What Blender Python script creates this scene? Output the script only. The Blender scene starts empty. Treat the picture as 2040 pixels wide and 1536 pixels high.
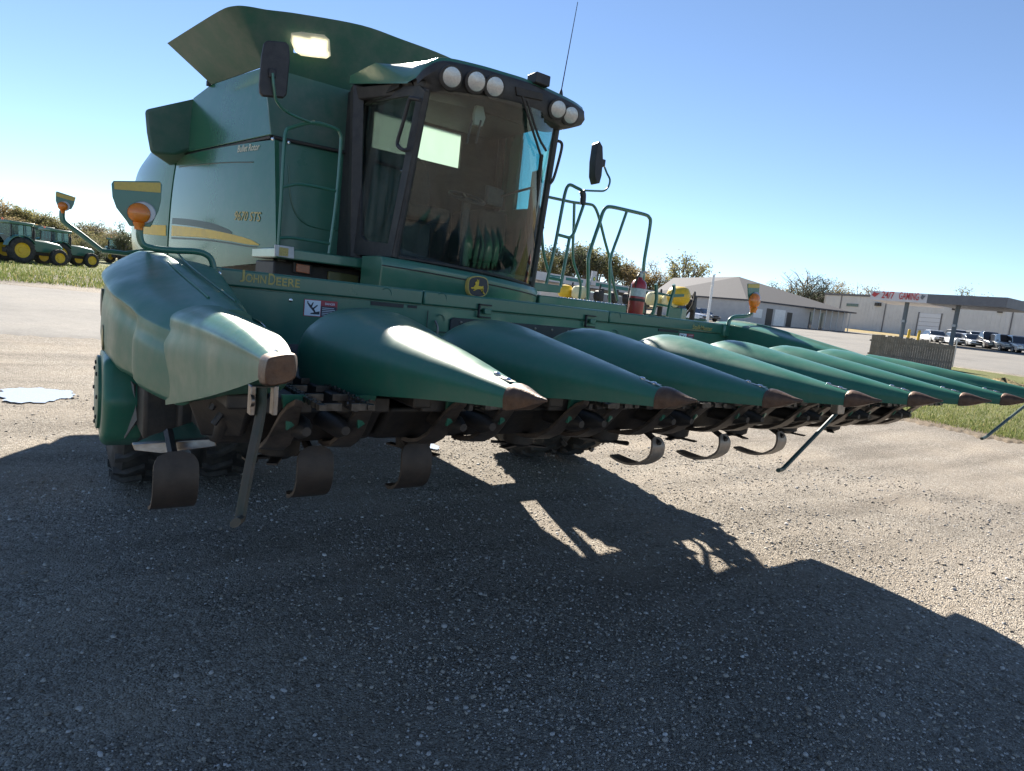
import bpy, math, random
import numpy as np
from mathutils import Vector, Matrix
V = Vector
random.seed(7); rng = np.random.default_rng(7)
scene = bpy.context.scene
col = scene.collection
H = 2.10                                   # eye height of the photographer
# ------------------------------------------------------------------ camera
FPX, CX, CY = 1280.0, 1020.0, 768.0        # focal length / centre of a 2040 px wide frame
XA = V((1810, 32, FPX)).normalized()       # the header runs along +X, combine points to -Y
YA = V((-900, -260, FPX)); YA = (YA - XA*YA.dot(XA)).normalized()
UP = XA.cross(YA)
cam = bpy.data.cameras.new('camera'); camo = bpy.data.objects.new('camera', cam); col.objects.link(camo)
right = V((XA.x, YA.x, UP.x)); down = V((XA.y, YA.y, UP.y)); fwd = V((XA.z, YA.z, UP.z))
m = Matrix((right, -down, -fwd)).transposed().to_4x4(); m.translation = V((0, 0, H))
camo.matrix_world = m
cam.sensor_fit = 'HORIZONTAL'; cam.sensor_width = 36; cam.lens = 36*FPX/2040
cam.clip_start = 0.05; cam.clip_end = 3000
scene.camera = camo
# ------------------------------------------------------------------ sky, sun, exposure
SUN = V((0.55, 1.52, 1.0)).normalized()
w = bpy.data.worlds.new('World'); scene.world = w; w.use_nodes = True
nt = w.node_tree; nt.nodes.clear()
sky = nt.nodes.new('ShaderNodeTexSky'); sky.sky_type = 'NISHITA'; sky.sun_disc = False
sky.sun_elevation = math.asin(SUN.z); sky.sun_rotation = math.atan2(SUN.x, SUN.y)
sky.air_density = 1.0; sky.dust_density = 0.0; sky.ozone_density = 2.0; sky.altitude = 2600
bg = nt.nodes.new('ShaderNodeBackground'); bg.inputs['Strength'].default_value = 0.050
wo = nt.nodes.new('ShaderNodeOutputWorld')
nt.links.new(sky.outputs[0], bg.inputs[0]); nt.links.new(bg.outputs[0], wo.inputs[0])
sl = bpy.data.lights.new('sun', 'SUN'); sl.energy = 4.5; sl.angle = math.radians(0.55); sl.color = (1, 0.93, 0.82)
so = bpy.data.objects.new('sun', sl); col.objects.link(so)
so.rotation_euler = (-SUN).to_track_quat('-Z', 'Y').to_euler(); so.location = (0, 0, 30)
scene.view_settings.view_transform = 'Standard'; scene.view_settings.look = 'None'
scene.view_settings.exposure = 1.85; scene.view_settings.gamma = 1.0
scene.view_settings.use_curve_mapping = False
# ------------------------------------------------------------------ placing helpers
def ray(px, py):
    d = V(((px-CX)/FPX, (py-CY)/FPX, 1)); return V((d.dot(XA), d.dot(YA), d.dot(UP)))
def P(px, py, X=None, Y=None, Z=None, pl=None):
    d = ray(px, py); c = V((0, 0, H))
    if pl: t = (pl[0]-c).dot(pl[1])/d.dot(pl[1])
    elif X is not None: t = X/d.x
    elif Y is not None: t = Y/d.y
    else: t = (Z-H)/d.z
    return c + d*t
def proj(p):
    d = V(p)-V((0, 0, H)); x, y, z = d.dot(right), d.dot(down), d.dot(fwd); return CX+FPX*x/z, CY+FPX*y/z
def sstep(a, b, x):
    t = min(1, max(0, (x-a)/(b-a))); return t*t*(3-2*t)
def zg(x, y):                               # the ground rises gently away from the yard
    d = math.hypot(x, y); az = math.degrees(math.atan2(x, y))
    s = 0.018 + 0.016*sstep(5, 60, az)
    e = max(0, d-12)
    return s*(e*e/(e+4))+0.4*sstep(13, 46, d) if e > 0 else 0.0
def G(px, py, lo=0.5, hi=400):              # where a line of sight meets the ground
    d = ray(px, py); d = d/math.hypot(d.x, d.y); t = lo
    while t < hi:
        p = V((0, 0, H)) + d*t
        if p.z <= zg(p.x, p.y): return V((p.x, p.y, zg(p.x, p.y)))
        t *= 1.004
    return None
def AT(px, dist):                           # a spot on the ground at a bearing and a distance
    d = ray(px, 800-0.1075*(2830-px)); d.z = 0; d.normalize()
    return V((d.x*dist, d.y*dist, zg(d.x*dist, d.y*dist)))
def facing(px):                             # z-rotation whose local +X runs to the image right
    d = ray(px, 800-0.1075*(2830-px)); return math.atan2(-d.x, d.y)
# ------------------------------------------------------------------ materials
MATS = {}
def mat(name, c, rough=0.5, metal=0.0, c2=None, nscale=6.0, bump=0.0, bscale=60.0, coat=0.0, spec=0.5,
        detail=6.0, lo=0.35, hi=0.7, rvar=0.0, dirt=None, dscale=3.0, damt=0.5, trans=None):
    if name in MATS: return MATS[name]
    ma = bpy.data.materials.new(name); ma.use_nodes = True
    t = ma.node_tree; N = t.nodes; b = N['Principled BSDF']; L = t.links
    b.inputs['Roughness'].default_value = rough; b.inputs['Metallic'].default_value = metal
    b.inputs['Coat Weight'].default_value = coat; b.inputs['Coat Roughness'].default_value = 0.2 if name == 'green_poly' else 0.12
    b.inputs['Specular IOR Level'].default_value = spec
    c4 = (*c, 1); b.inputs['Base Color'].default_value = c4
    tc = N.new('ShaderNodeTexCoord')
    cur = None
    if c2:
        n = N.new('ShaderNodeTexNoise'); n.inputs['Scale'].default_value = nscale; n.inputs['Detail'].default_value = detail
        n.inputs['Roughness'].default_value = 0.65
        L.new(tc.outputs['Object'], n.inputs['Vector'])
        r = N.new('ShaderNodeValToRGB'); r.color_ramp.elements[0].position = lo; r.color_ramp.elements[1].position = hi
        r.color_ramp.elements[0].color = c4; r.color_ramp.elements[1].color = (*c2, 1)
        L.new(n.outputs['Fac'], r.inputs['Fac']); cur = r.outputs['Color']
        if rvar:
            mr = N.new('ShaderNodeMapRange'); mr.inputs['To Min'].default_value = rough-rvar; mr.inputs['To Max'].default_value = rough+rvar
            mr.inputs['From Min'].default_value = 0.3; mr.inputs['From Max'].default_value = 0.7
            L.new(n.outputs['Fac'], mr.inputs['Value']); L.new(mr.outputs[0], b.inputs['Roughness'])
    if dirt:
        n = N.new('ShaderNodeTexNoise'); n.inputs['Scale'].default_value = dscale; n.inputs['Detail'].default_value = 9
        n.inputs['Roughness'].default_value = 0.7
        L.new(tc.outputs['Object'], n.inputs['Vector'])
        mr = N.new('ShaderNodeMapRange'); mr.inputs['From Min'].default_value = 0.42; mr.inputs['From Max'].default_value = 0.75
        mr.inputs['To Max'].default_value = damt; L.new(n.outputs['Fac'], mr.inputs['Value'])
        mx = N.new('ShaderNodeMix'); mx.data_type = 'RGBA'
        L.new(mr.outputs[0], mx.inputs['Factor'])
        if cur: L.new(cur, mx.inputs['A'])
        else: mx.inputs['A'].default_value = c4
        mx.inputs['B'].default_value = (*dirt, 1); cur = mx.outputs['Result']
    if cur: L.new(cur, b.inputs['Base Color'])
    if bump:
        n = N.new('ShaderNodeTexNoise'); n.inputs['Scale'].default_value = bscale; n.inputs['Detail'].default_value = 4
        L.new(tc.outputs['Object'], n.inputs['Vector'])
        bp = N.new('ShaderNodeBump'); bp.inputs['Strength'].default_value = bump; bp.inputs['Distance'].default_value = 0.01
        L.new(n.outputs['Fac'], bp.inputs['Height']); L.new(bp.outputs[0], b.inputs['Normal'])
    if trans:                                # thin sheet that lets light through
        out = N['Material Output']; tl = N.new('ShaderNodeBsdfTranslucent'); tl.inputs['Color'].default_value = (*trans, 1)
        ms = N.new('ShaderNodeMixShader'); ms.inputs[0].default_value = 0.3 if name == 'amber_lens' else 0.65
        L.new(b.outputs[0], ms.inputs[1]); L.new(tl.outputs[0], ms.inputs[2]); L.new(ms.outputs[0], out.inputs['Surface'])
    MATS[name] = ma; return ma
def glass(name, tint, refl=1.0, rough=0.02, dust=0.0):
    if name in MATS: return MATS[name]
    ma = bpy.data.materials.new(name); ma.use_nodes = True
    t = ma.node_tree; N = t.nodes; L = t.links; N.remove(N['Principled BSDF'])
    out = N['Material Output']
    tr = N.new('ShaderNodeBsdfTransparent'); tr.inputs['Color'].default_value = (*tint, 1)
    gl = N.new('ShaderNodeBsdfGlossy'); gl.inputs['Roughness'].default_value = rough
    lw = N.new('ShaderNodeFresnel'); lw.inputs['IOR'].default_value = 1.5
    mu = N.new('ShaderNodeMath'); mu.operation = 'MULTIPLY'; mu.inputs[1].default_value = refl; mu.use_clamp = True
    L.new(lw.outputs[0], mu.inputs[0])
    ms = N.new('ShaderNodeMixShader'); L.new(mu.outputs[0], ms.inputs[0]); L.new(tr.outputs[0], ms.inputs[1]); L.new(gl.outputs[0], ms.inputs[2])
    last = ms
    if dust:
        df = N.new('ShaderNodeBsdfDiffuse'); df.inputs['Color'].default_value = (0.35, 0.34, 0.32, 1)
        n = N.new('ShaderNodeTexNoise'); n.inputs['Scale'].default_value = 3; n.inputs['Detail'].default_value = 8
        tc = N.new('ShaderNodeTexCoord'); mp = N.new('ShaderNodeMapping'); mp.inputs['Scale'].default_value = (3, 3, 0.6)
        L.new(tc.outputs['Object'], mp.inputs[0]); L.new(mp.outputs[0], n.inputs['Vector'])
        mm = N.new('ShaderNodeMapRange'); mm.inputs['From Min'].default_value = .35; mm.inputs['From Max'].default_value = .8
        mm.inputs['To Max'].default_value = dust; L.new(n.outputs['Fac'], mm.inputs['Value'])
        m2 = N.new('ShaderNodeMixShader'); L.new(mm.outputs[0], m2.inputs[0]); L.new(ms.outputs[0], m2.inputs[1]); L.new(df.outputs[0], m2.inputs[2]); last = m2
    L.new(last.outputs[0], out.inputs['Surface']); MATS[name] = ma; return ma
GREEN = mat('green_paint', (0.029, 0.132, 0.088), 0.32, coat=0.4, c2=(0.034, 0.150, 0.100), nscale=2.5, dirt=(0.16, 0.15, 0.12), dscale=5, damt=0.22, rvar=0.06)
POLY = mat('green_poly', (0.025, 0.128, 0.082), 0.40, coat=0.08, spec=0.36, c2=(0.030, 0.146, 0.094), nscale=5, dirt=(0.16, 0.17, 0.14), dscale=11, damt=0.2, bump=0.02, bscale=220, rvar=0.10)
PANEL = mat('panel_paint', (0.016, 0.115, 0.062), 0.26, coat=0.35, spec=0.4, c2=(0.018, 0.125, 0.062), nscale=1.5, dirt=(0.2, 0.2, 0.18), dscale=4, damt=0.18)
TANK = mat('tank_paint', (0.032, 0.105, 0.074), 0.42, c2=(0.03, 0.095, 0.066), nscale=3, dirt=(0.17, 0.16, 0.145), dscale=2.5, damt=0.55)
DARK = mat('dark_plastic', (0.018, 0.017, 0.019), 0.55, c2=(0.03, 0.028, 0.03), nscale=14, dirt=(0.10, 0.09, 0.08), dscale=6, damt=0.35)
BLACK = mat('black_steel', (0.012, 0.011, 0.011), 0.6, c2=(0.035, 0.027, 0.022), nscale=12, bump=0.2, bscale=40, dirt=(0.06, 0.048, 0.038), dscale=8, damt=0.4)
RUBBER = mat('rubber', (0.012, 0.012, 0.013), 0.75, c2=(0.03, 0.028, 0.026), nscale=8, bump=0.2, bscale=60, dirt=(0.13, 0.115, 0.095), dscale=5, damt=0.5)
STEEL = mat('worn_steel', (0.33, 0.31, 0.29), 0.42, 1.0, c2=(0.16, 0.13, 0.11), nscale=9, bump=0.08, bscale=70)
CHROME = mat('bright_steel', (0.75, 0.75, 0.76), 0.2, 1.0, c2=(0.55, 0.55, 0.56), nscale=20)
RUST = mat('rusty_steel', (0.115, 0.062, 0.036), 0.5, 0.55, c2=(0.045, 0.028, 0.022), nscale=16, bump=0.15, bscale=90, dirt=(0.22, 0.16, 0.12), dscale=25, damt=0.35)
SKID_SUN = mat('sunlit_skid', (0.34, 0.29, 0.24), 0.4, 0.35, c2=(0.22, 0.18, 0.15), nscale=12, bump=0.1, bscale=60)  # right skids, coloured paler for the sun on their curled tops
SKID_SHADE = mat('scoured_steel_shade', (0.030, 0.024, 0.020), 0.55, 0.2, c2=(0.05, 0.036, 0.028), nscale=12, bump=0.1, bscale=60, dirt=(0.10, 0.08, 0.065), dscale=10, damt=0.4)  # left skids, coloured darker for the header's shadow; chopper blades share it
YELLOW = mat('yellow_paint', (0.74, 0.48, 0.02), 0.4, c2=(0.64, 0.41, 0.02), nscale=8, dirt=(0.2, 0.16, 0.08), damt=0.25)
GOLD = mat('gold_decal', (0.50, 0.38, 0.10), 0.45, c2=(0.42, 0.32, 0.09), nscale=20)
WHITE = mat('white_paint', (0.78, 0.78, 0.76), 0.4, c2=(0.70, 0.70, 0.68), nscale=5, dirt=(0.4, 0.38, 0.34), damt=0.25)
RED = mat('red_paint', (0.36, 0.022, 0.028), 0.32, c2=(0.30, 0.02, 0.025), nscale=10, coat=0.3)
GALV = mat('galvanised', (0.42, 0.43, 0.44), 0.45, 0.6, c2=(0.32, 0.33, 0.34), nscale=18)
BLUEBK = mat('black_rubber_panel', (0.020, 0.020, 0.026), 0.5, c2=(0.03, 0.03, 0.036), nscale=9, dirt=(0.1, 0.09, 0.08), damt=0.3)
LENS = mat('lamp_lens', (0.46, 0.47, 0.48), 0.12, 0.5, c2=(0.36, 0.37, 0.38), nscale=60, bump=0.25, bscale=120)
AMBER = mat('amber_lens', (0.90, 0.28, 0.02), 0.22, coat=1.0, c2=(0.80, 0.22, 0.015), nscale=40, bump=0.15, bscale=150, trans=(0.95, 0.30, 0.02))
PALE = mat('pale_window', (0.72, 0.80, 0.72), 0.35, c2=(0.62, 0.72, 0.66), nscale=5, trans=(0.74, 0.80, 0.74))
CREAM = mat('cream_window', (0.80, 0.77, 0.66), 0.4, c2=(0.72, 0.70, 0.6), nscale=6, trans=(0.90, 0.86, 0.70))
SEATM = mat('seat_cloth', (0.035, 0.034, 0.032), 0.9, c2=(0.05, 0.048, 0.045), nscale=30)
CABIN = mat('cabin_trim', (0.026, 0.025, 0.024), 0.8, c2=(0.038, 0.036, 0.034), nscale=10)
WSHIELD = glass('windscreen_glass', (0.74, 0.90, 0.86), 1.4, dust=0.07)
SIDEGL = glass('side_glass', (0.82, 0.93, 0.91), 0.9, dust=0.12)
# ------------------------------------------------------------------ mesh builder
def absloc(o):
    p = V((0, 0, 0))
    while o: p += V(o.location); o = o.parent
    return p
def crv(pts, n=6, closed=False):             # Catmull-Rom through points
    pts = [V(p) for p in pts]; out = []; N_ = len(pts)
    rngs = range(N_ if closed else N_-1)
    for i in rngs:
        p1, p2 = pts[i], pts[(i+1) % N_]
        p0 = pts[(i-1) % N_] if (closed or i > 0) else p1*2-p2
        p3 = pts[(i+2) % N_] if (closed or i+2 < N_) else p2*2-p1
        for k in range(n):
            t = k/n
            out.append(0.5*((2*p1)+(p2-p0)*t+(2*p0-5*p1+4*p2-p3)*t*t+(3*p1-p0-3*p2+p3)*t**3))
    if not closed: out.append(pts[-1])
    return out
class MB:
    def __init__(s): s.v = []; s.f = []
    def add(s, vs, fs):
        o = len(s.v); s.v += [V(p) for p in vs]; s.f += [tuple(i+o for i in f) for f in fs]; return s
    def hexa(s, c):                          # 8 corners: bottom loop then top loop
        return s.add(c, [(3,2,1,0),(4,5,6,7),(0,1,5,4),(1,2,6,5),(2,3,7,6),(3,0,4,7)])
    def box(s, c, d, rz=0, R=None):
        x, y, z = d[0]/2, d[1]/2, d[2]/2
        M = R if R else Matrix.Rotation(rz, 3, 'Z')
        return s.hexa([V(c)+M @ V(p) for p in [(-x,-y,-z),(x,-y,-z),(x,y,-z),(-x,y,-z),(-x,-y,z),(x,-y,z),(x,y,z),(-x,y,z)]])
    def span(s, a, b):
        a, b = V(a), V(b); return s.box((a+b)/2, (abs(a.x-b.x), abs(a.y-b.y), abs(a.z-b.z)))
    def loft(s, rings, caps=True, close=True):
        n = len(rings[0]); vs = [p for r in rings for p in r]; fs = []
        for i in range(len(rings)-1):
            for j in range(n if close else n-1):
                k = (j+1) % n; fs.append((i*n+j, i*n+k, (i+1)*n+k, (i+1)*n+j))
        if caps and close: fs += [tuple(range(n-1, -1, -1)), tuple(range((len(rings)-1)*n, len(rings)*n))]
        return s.add(vs, fs)
    def tube(s, pts, r, n=8, rad=None, sm=0, flat=1.0):
        pts = [V(p) for p in pts]
        if sm: pts = crv(pts, sm)
        rings = []; up = None
        for i, p in enumerate(pts):
            t = (pts[min(i+1, len(pts)-1)]-pts[max(i-1, 0)]).normalized()
            if up is None:
                up = t.orthogonal().normalized()
            up = (up-t*up.dot(t)).normalized(); sd = t.cross(up)
            rr = r if rad is None else rad[min(len(rad)-1, int(round(i*(len(rad)-1)/max(1, len(pts)-1))))]
            rings.append([p+up*math.cos(a)*rr+sd*math.sin(a)*rr*flat for a in [2*math.pi*k/n for k in range(n)]])
        return s.loft(rings)
    def lathe(s, c, ax, prof, n=24, caps=True):         # profile of (distance along axis, radius)
        ax = V(ax).normalized(); u = ax.orthogonal().normalized(); w_ = ax.cross(u); c = V(c)
        return s.loft([[c+ax*d+(u*math.cos(a)+w_*math.sin(a))*max(r, 1e-4) for a in [2*math.pi*k/n for k in range(n)]] for d, r in prof], caps)
    def prism(s, poly, t):                   # polygon extruded by a vector
        poly = [V(p) for p in poly]; n = len(poly); t = V(t)
        return s.add(poly+[p+t for p in poly], [tuple(range(n-1, -1, -1)), tuple(range(n, 2*n))]+[(i, (i+1) % n, n+(i+1) % n, n+i) for i in range(n)])
    def patch(s, A, B, n, bulge=(0, 0, 0), t=None, ends=False):   # curved sheet between two edges
        bulge = V(bulge); g = []
        for j in range(n+1):
            u = j/n; k = 4*u*(1-u)
            g.append([a.lerp(b, u)+bulge*k for a, b in zip(A, B)])
        s.loft(g, close=False)
        if t is not None:
            t = V(t); g2 = [[p+t for p in r] for r in g]; s.loft(list(reversed(g2)), close=False)
            e1 = [r[0] for r in g]; e2 = [r[-1] for r in g]
            for e, fl in ((e1, 0), (e2, 1)):
                q = [e, [p+t for p in e]]; s.loft(q if fl else q[::-1], close=False)
            for r, fl in ((g[0], 1), (g[-1], 0)):
                q = [r, [p+t for p in r]]; s.loft(q if fl else q[::-1], close=False)
        return s
    def build(s, name, ma, parent=None, bevel=0, smooth=True, ang=38, label=None, seg=2, kind=None, fixn=True):
        me = bpy.data.meshes.new(name)
        off = absloc(parent) if parent else V((0, 0, 0))
        me.from_pydata([p-off for p in s.v], [], s.f); me.update()
        if fixn:
            import bmesh
            bm = bmesh.new(); bm.from_mesh(me); bmesh.ops.recalc_face_normals(bm, faces=bm.faces); bm.to_mesh(me); bm.free()
        me.materials.append(ma)
        if smooth:
            me.shade_smooth(); me.set_sharp_from_angle(angle=math.radians(ang))
        o = bpy.data.objects.new(name, me); col.objects.link(o)
        if parent: o.parent = parent
        if bevel:
            b = o.modifiers.new('bevel', 'BEVEL'); b.width = bevel; b.segments = seg; b.limit_method = 'ANGLE'; b.angle_limit = math.radians(35)
            b.harden_normals = False
        if label: o['label'] = label
        if kind: o['kind'] = kind
        return o
def thing(name, label, cat, loc=(0, 0, 0), group=None):
    o = bpy.data.objects.new(name, None); col.objects.link(o); o.location = loc; o.empty_display_size = 0.2
    o['label'] = label; o['category'] = cat
    if group: o['group'] = group
    return o
def tag(o, label=None, cat=None, group=None, kind=None):
    for k, v_ in (('label', label), ('category', cat), ('group', group), ('kind', kind)):
        if v_: o[k] = v_
    return o
def copy_tree(o, parent=None):
    c = o.copy(); col.objects.link(c); c.parent = parent
    for ch in list(o.children): copy_tree(ch, c)
    return c
def lettering(name, txt, origin, xd, ud, height, ma, parent, width=None, shear=0.0, depth=0.002, label=None):
    cu = bpy.data.curves.new('t', 'FONT'); cu.body = txt; cu.size = 1.0; cu.shear = shear; cu.extrude = 0.0
    cu.offset = 0.012
    to = bpy.data.objects.new('t', cu); col.objects.link(to)
    bpy.context.view_layer.update()
    dg = bpy.context.evaluated_depsgraph_get()
    me = bpy.data.meshes.new_from_object(to.evaluated_get(dg))
    bpy.data.objects.remove(to); bpy.data.curves.remove(cu)
    n = len(me.vertices); a = np.zeros(n*3); me.vertices.foreach_get('co', a); a = a.reshape(-1, 3)
    mn, mx_ = a.min(0), a.max(0); xd = V(xd).normalized(); ud = V(ud).normalized(); nd = xd.cross(ud)
    sy = height/(mx_[1]-mn[1]); sx = sy if width is None else width/(mx_[0]-mn[0])
    off = absloc(parent)
    for i, vv in enumerate(me.vertices):
        vv.co = V(origin)+xd*float((a[i, 0]-mn[0])*sx)+ud*float((a[i, 1]-mn[1])*sy)+nd*depth-off
    me.materials.clear(); me.materials.append(ma); me.name = name
    o = bpy.data.objects.new(name, me); col.objects.link(o); o.parent = parent
    if label: o['label'] = label
    return o
# ================================================================== CORN HEADER
PITCH = 0.762
def TX(k): return 0.556+PITCH*k
TY, TZ = 1.657, H-0.288
BY = 4.80                                   # front face of the header's top beam
HD = thing('corn_header', 'green eight row corn header raised in front of the combine', 'header', (3.6, 4.8, 0.8))
def lin(t, T, A):
    return float(np.interp(t, T, A))
# --- snouts
ST = [0.135, 0.22, 0.32, 0.45, 0.6, 0.75, 0.9, 1.05, 1.18, 1.3, 1.42, 1.52, 1.60, 1.64]
SW = [0.052, 0.072, 0.094, 0.124, 0.158, 0.19, 0.222, 0.257, 0.288, 0.316, 0.336, 0.342, 0.332, 0.30]
SZ = [0.004, 0.017, 0.032, 0.052, 0.074, 0.096, 0.118, 0.139, 0.158, 0.175, 0.188, 0.190, 0.165, 0.115]
SB = [-0.070, -0.078, -0.088, -0.102, -0.120, -0.14, -0.160, -0.182, -0.20, -0.215, -0.225, -0.23, -0.23, -0.23]
def snout_ring(t, w_, zt, zb, n=20):
    zm = zb+(zt-zb)*0.40; ring = []
    for i in range(n+1):
        a = math.pi*i/n; c, s_ = math.cos(a), math.sin(a)
        e = 2.0/2.25
        ring.append(V((-w_*math.copysign(abs(c)**e, c), t, zm+(zt-zm)*abs(s_)**e)))
    return [V((-w_*0.93, t, zb))]+ring+[V((w_*0.93, t, zb))]
mb = MB(); mb.loft([snout_ring(t, a, b, c) for t, a, b, c in zip(ST, SW, SZ, SB)])
snout0 = mb.build('snout', POLY, None, ang=50)
mb = MB(); mb.loft([snout_ring(t, a, b, c, 14) for t, a, b, c in ((-.02, .004, -.012, -.020), (-.01, .009, -.009, -.024), (.02, .016, -.006, -.034), (.05, .026, .000, -.048), (.09, .041, .009, -.064), (.125, .053, .015, -.076), (.15, .059, .016, -.080), (.155, .055, .011, -.076))])
tip0 = mb.build('snout_tip', RUST, snout0, ang=50)
for t in (.215, .285):
    z = lin(t, ST, SZ)
    b_ = MB().lathe((0, t, z-.002), (0, -.12, 1), [(0, .013), (.006, .013), (.010, .009), (.0115, 0)], 10).build('bolt', CHROME, snout0)
MB().add([(-.014, .18, .0165), (.014, .18, .0165), (.014, .32, .0285), (-.014, .32, .0285)], [(0, 1, 2, 3)]).build('tip_strap', STEEL, snout0)
for k in range(1, 8):
    o = snout0 if k == 1 else copy_tree(snout0)
    o.parent = HD; o.location = V((TX(k), TY, TZ))-V(HD.location)
    o.rotation_euler = (random.uniform(-.006, .006), random.uniform(-.02, .02), random.uniform(-.008, .008))
# --- beam with three lids, back sheet
def at_beam(px, py, dy=0.0): return P(px, py, Y=BY-dy)
x0, x1 = 0.86, 6.46
for a, b in ((x0, 2.446), (2.454, 4.546), (4.554, x1)):
    MB().span((a, BY, H-.088), (b, BY+.26, H+.032)).build('beam_lid', GREEN, HD, bevel=.014)
MB().span((x0, BY+.012, H-.95), (x1, BY+.07, H-.096)).build('back_sheet', GREEN, HD, bevel=.004)
MB().span((x0, BY+.03, H-.16), (x1, BY+.06, H+.01)).build('beam_gap_filler', GREEN, HD)  # filler added behind the lids to stop sun glinting through the gap
MB().span((x0, BY+.08, H-.62), (x1, BY+.30, H-.38)).build('rear_tube', GREEN, HD, bevel=.01)
MB().span((x0, BY-.10, H-.50), (1.75, BY+.01, H-.47)).build('ledge', GREEN, HD, bevel=.004)
MB().span((x0, BY-.16, H-.565), (1.9, BY-.02, H-.505)).build('ledge_bracket', DARK, HD, bevel=.01)
# dark opening under lids and their slots
for a, b, z0, z1 in ((2.0, 2.28, H-.128, H-.098), (2.32, 2.40, H-.122, H-.1), (5.3, 5.62, H-.125, H-.098)):
    MB().span((a, BY+.004, z0), (b, BY+.02, z1)).build('lid_slot', DARK, HD)
# feeder opening with rubber panel
rp = MB().prism([(2.72, BY-.012, H-.19), (2.75, BY-.012, H-.17), (4.44, BY-.012, H-.17), (4.47, BY-.012, H-.19), (4.47, BY-.012, H-.62), (2.72, BY-.012, H-.62)], (0, .022, 0)).build('rubber_panel', BLUEBK, HD, bevel=.004)
for i in range(9):
    MB().lathe((2.82+i*.2, BY-.012, H-.205), (0, -1, 0), [(0, .013), (.006, .012), (.009, 0)], 8).build('rivet', STEEL, rp)
MB().span((2.80, BY-.03, H-.36), (4.4, BY-.012, H-.34)).build('panel_rib', BLUEBK, rp, bevel=.003)
for xx in (2.98, 4.22):                      # latches
    lt = MB().span((xx, BY-.03, H-.15), (xx+.012, BY-.002, H-.03)).span((xx, BY-.03, H-.042), (xx+.13, BY-.002, H-.03)).span((xx, BY-.03, H-.15), (xx+.13, BY-.002, H-.138)).build('latch', DARK, HD, bevel=.003)
    MB().box((xx+.09, BY-.02, H-.09), (.07, .03, .05)).build('latch_block', GREEN, lt, bevel=.006)
for xx, zz in ((2.12, H-.03), (2.62, H-.02), (2.62, H-.2), (4.66, H-.02), (4.66, H-.2), (5.9, H-.03)):
    MB().tube([(xx+.045*math.cos(a), BY-.001, zz+.045*math.sin(a)) for a in np.linspace(-.2, 2.4, 10)], .004, 5).build('embossed_ring', GREEN, HD)
MB().tube([(2.50, BY-.004, H-.13), (2.50, BY-.004, H-.27), (2.53, BY-.004, H-.30), (2.7, BY-.004, H-.30)], .004, 5).build('door_seam', DARK, HD)
MB().tube([(2.57, BY-.01, H-.21), (2.585, BY-.035, H-.26), (2.585, BY-.035, H-.34), (2.57, BY-.01, H-.40)], .009, 8, sm=4).build('door_handle', STEEL, HD)
for px, py in ((445, 590), (579, 598)):
    MB().lathe(P(px, py, Y=BY+.012), (0, -1, 0), [(0, .014), (.005, .013), (.009, 0)], 10).build('rivet', CHROME, HD)
# lettering: small capitals
def beam_text(parts, ma):
    for txt, pa, pb, hh in parts:
        A = P(*pa, Y=BY-.001); B = P(*pb, Y=BY-.001)
        lettering('lettering', txt, A, (1, 0, 0), (0, 0, 1), hh, ma, HD, width=B.x-A.x, depth=.003)
beam_text([('J', (477, 561), (487, 562), .085), ('OHN', (488.5, 561.5), (529.5, 566), .058), ('D', (534, 567), (547.5, 568), .080), ('EERE', (549.5, 568.5), (597, 573), .058)], GOLD)
A = P(1379, 655.5, Y=BY-.001); B = P(1418, 661, Y=BY-.001)
lettering('lettering', 'StalkMaster', A, (1, 0, 0), (0, 0, 1), .05, GOLD, HD, width=B.x-A.x, depth=.003)
# warning decals
NAVY = mat('decal_navy', (0.03, 0.035, 0.055), 0.5); DRED = mat('decal_red', (0.42, 0.05, 0.06), 0.5, c2=(.36, .05, .06), nscale=30)
def decal(px0, py0, px1, py1):
    A = P(px0, py1, Y=BY+.010); B = P(px1, py0, Y=BY+.010)
    wd = B.x-A.x; hh = P(px0, py0, Y=BY+.010).z-A.z; y = BY+.010
    d = MB().span((A.x, y-.002, A.z), (A.x+wd, y+.001, A.z+hh)).build('warning_decal', DRED, HD)
    def q(u0, v0, u1, v1, ma, n, dy=.004):
        return MB().span((A.x+wd*u0, y-dy, A.z+hh*v0), (A.x+wd*u1, y-dy+.001, A.z+hh*v1)).build(n, ma, d)
    q(.02, .04, .49, .96, mat('decal_white', (.72, .76, .82), .5), 'pictogram_field'); q(.51, .04, .98, .66, NAVY, 'text_field'); q(.51, .68, .98, .96, DRED, 'danger_band')
    for r in range(5): q(.54, .54-r*.105, (.9, .93, .86, .93, .8)[r], .58-r*.105, mat('decal_print', (.55, .57, .62), .6), 'text_line', .0055)
    lettering('danger_word', 'DANGER', (A.x+wd*.62, y-.0052, A.z+hh*.75), (1, 0, 0), (0, 0, 1), hh*.13, mat('decal_white', (.72, .76, .82), .5), d, width=wd*.3, depth=.0005)
    def pt(u, v): return (A.x+wd*.47*u+wd*.02, y-.0052, A.z+hh*v)
    fig = MB()
    for pl_ in ([(.12, .80), (.2, .82), (.62, .42), (.75, .2), (.62, .25), (.3, .56)], [(.35, .62), (.5, .86), (.54, .82), (.46, .58)], [(.5, .5), (.78, .72), (.82, .66), (.56, .42)], [(.4, .2), (.95, .34), (.95, .14), (.38, .14)], [(.12, .86), (.17, .9), (.22, .86), (.17, .81)]):
        fig.prism([pt(*p) for p in pl_], (0, -.0006, 0))
    fig.build('pictogram', NAVY, d, smooth=False)
decal(604, 595, 673, 629); decal(1351, 663, 1383, 678)
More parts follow.
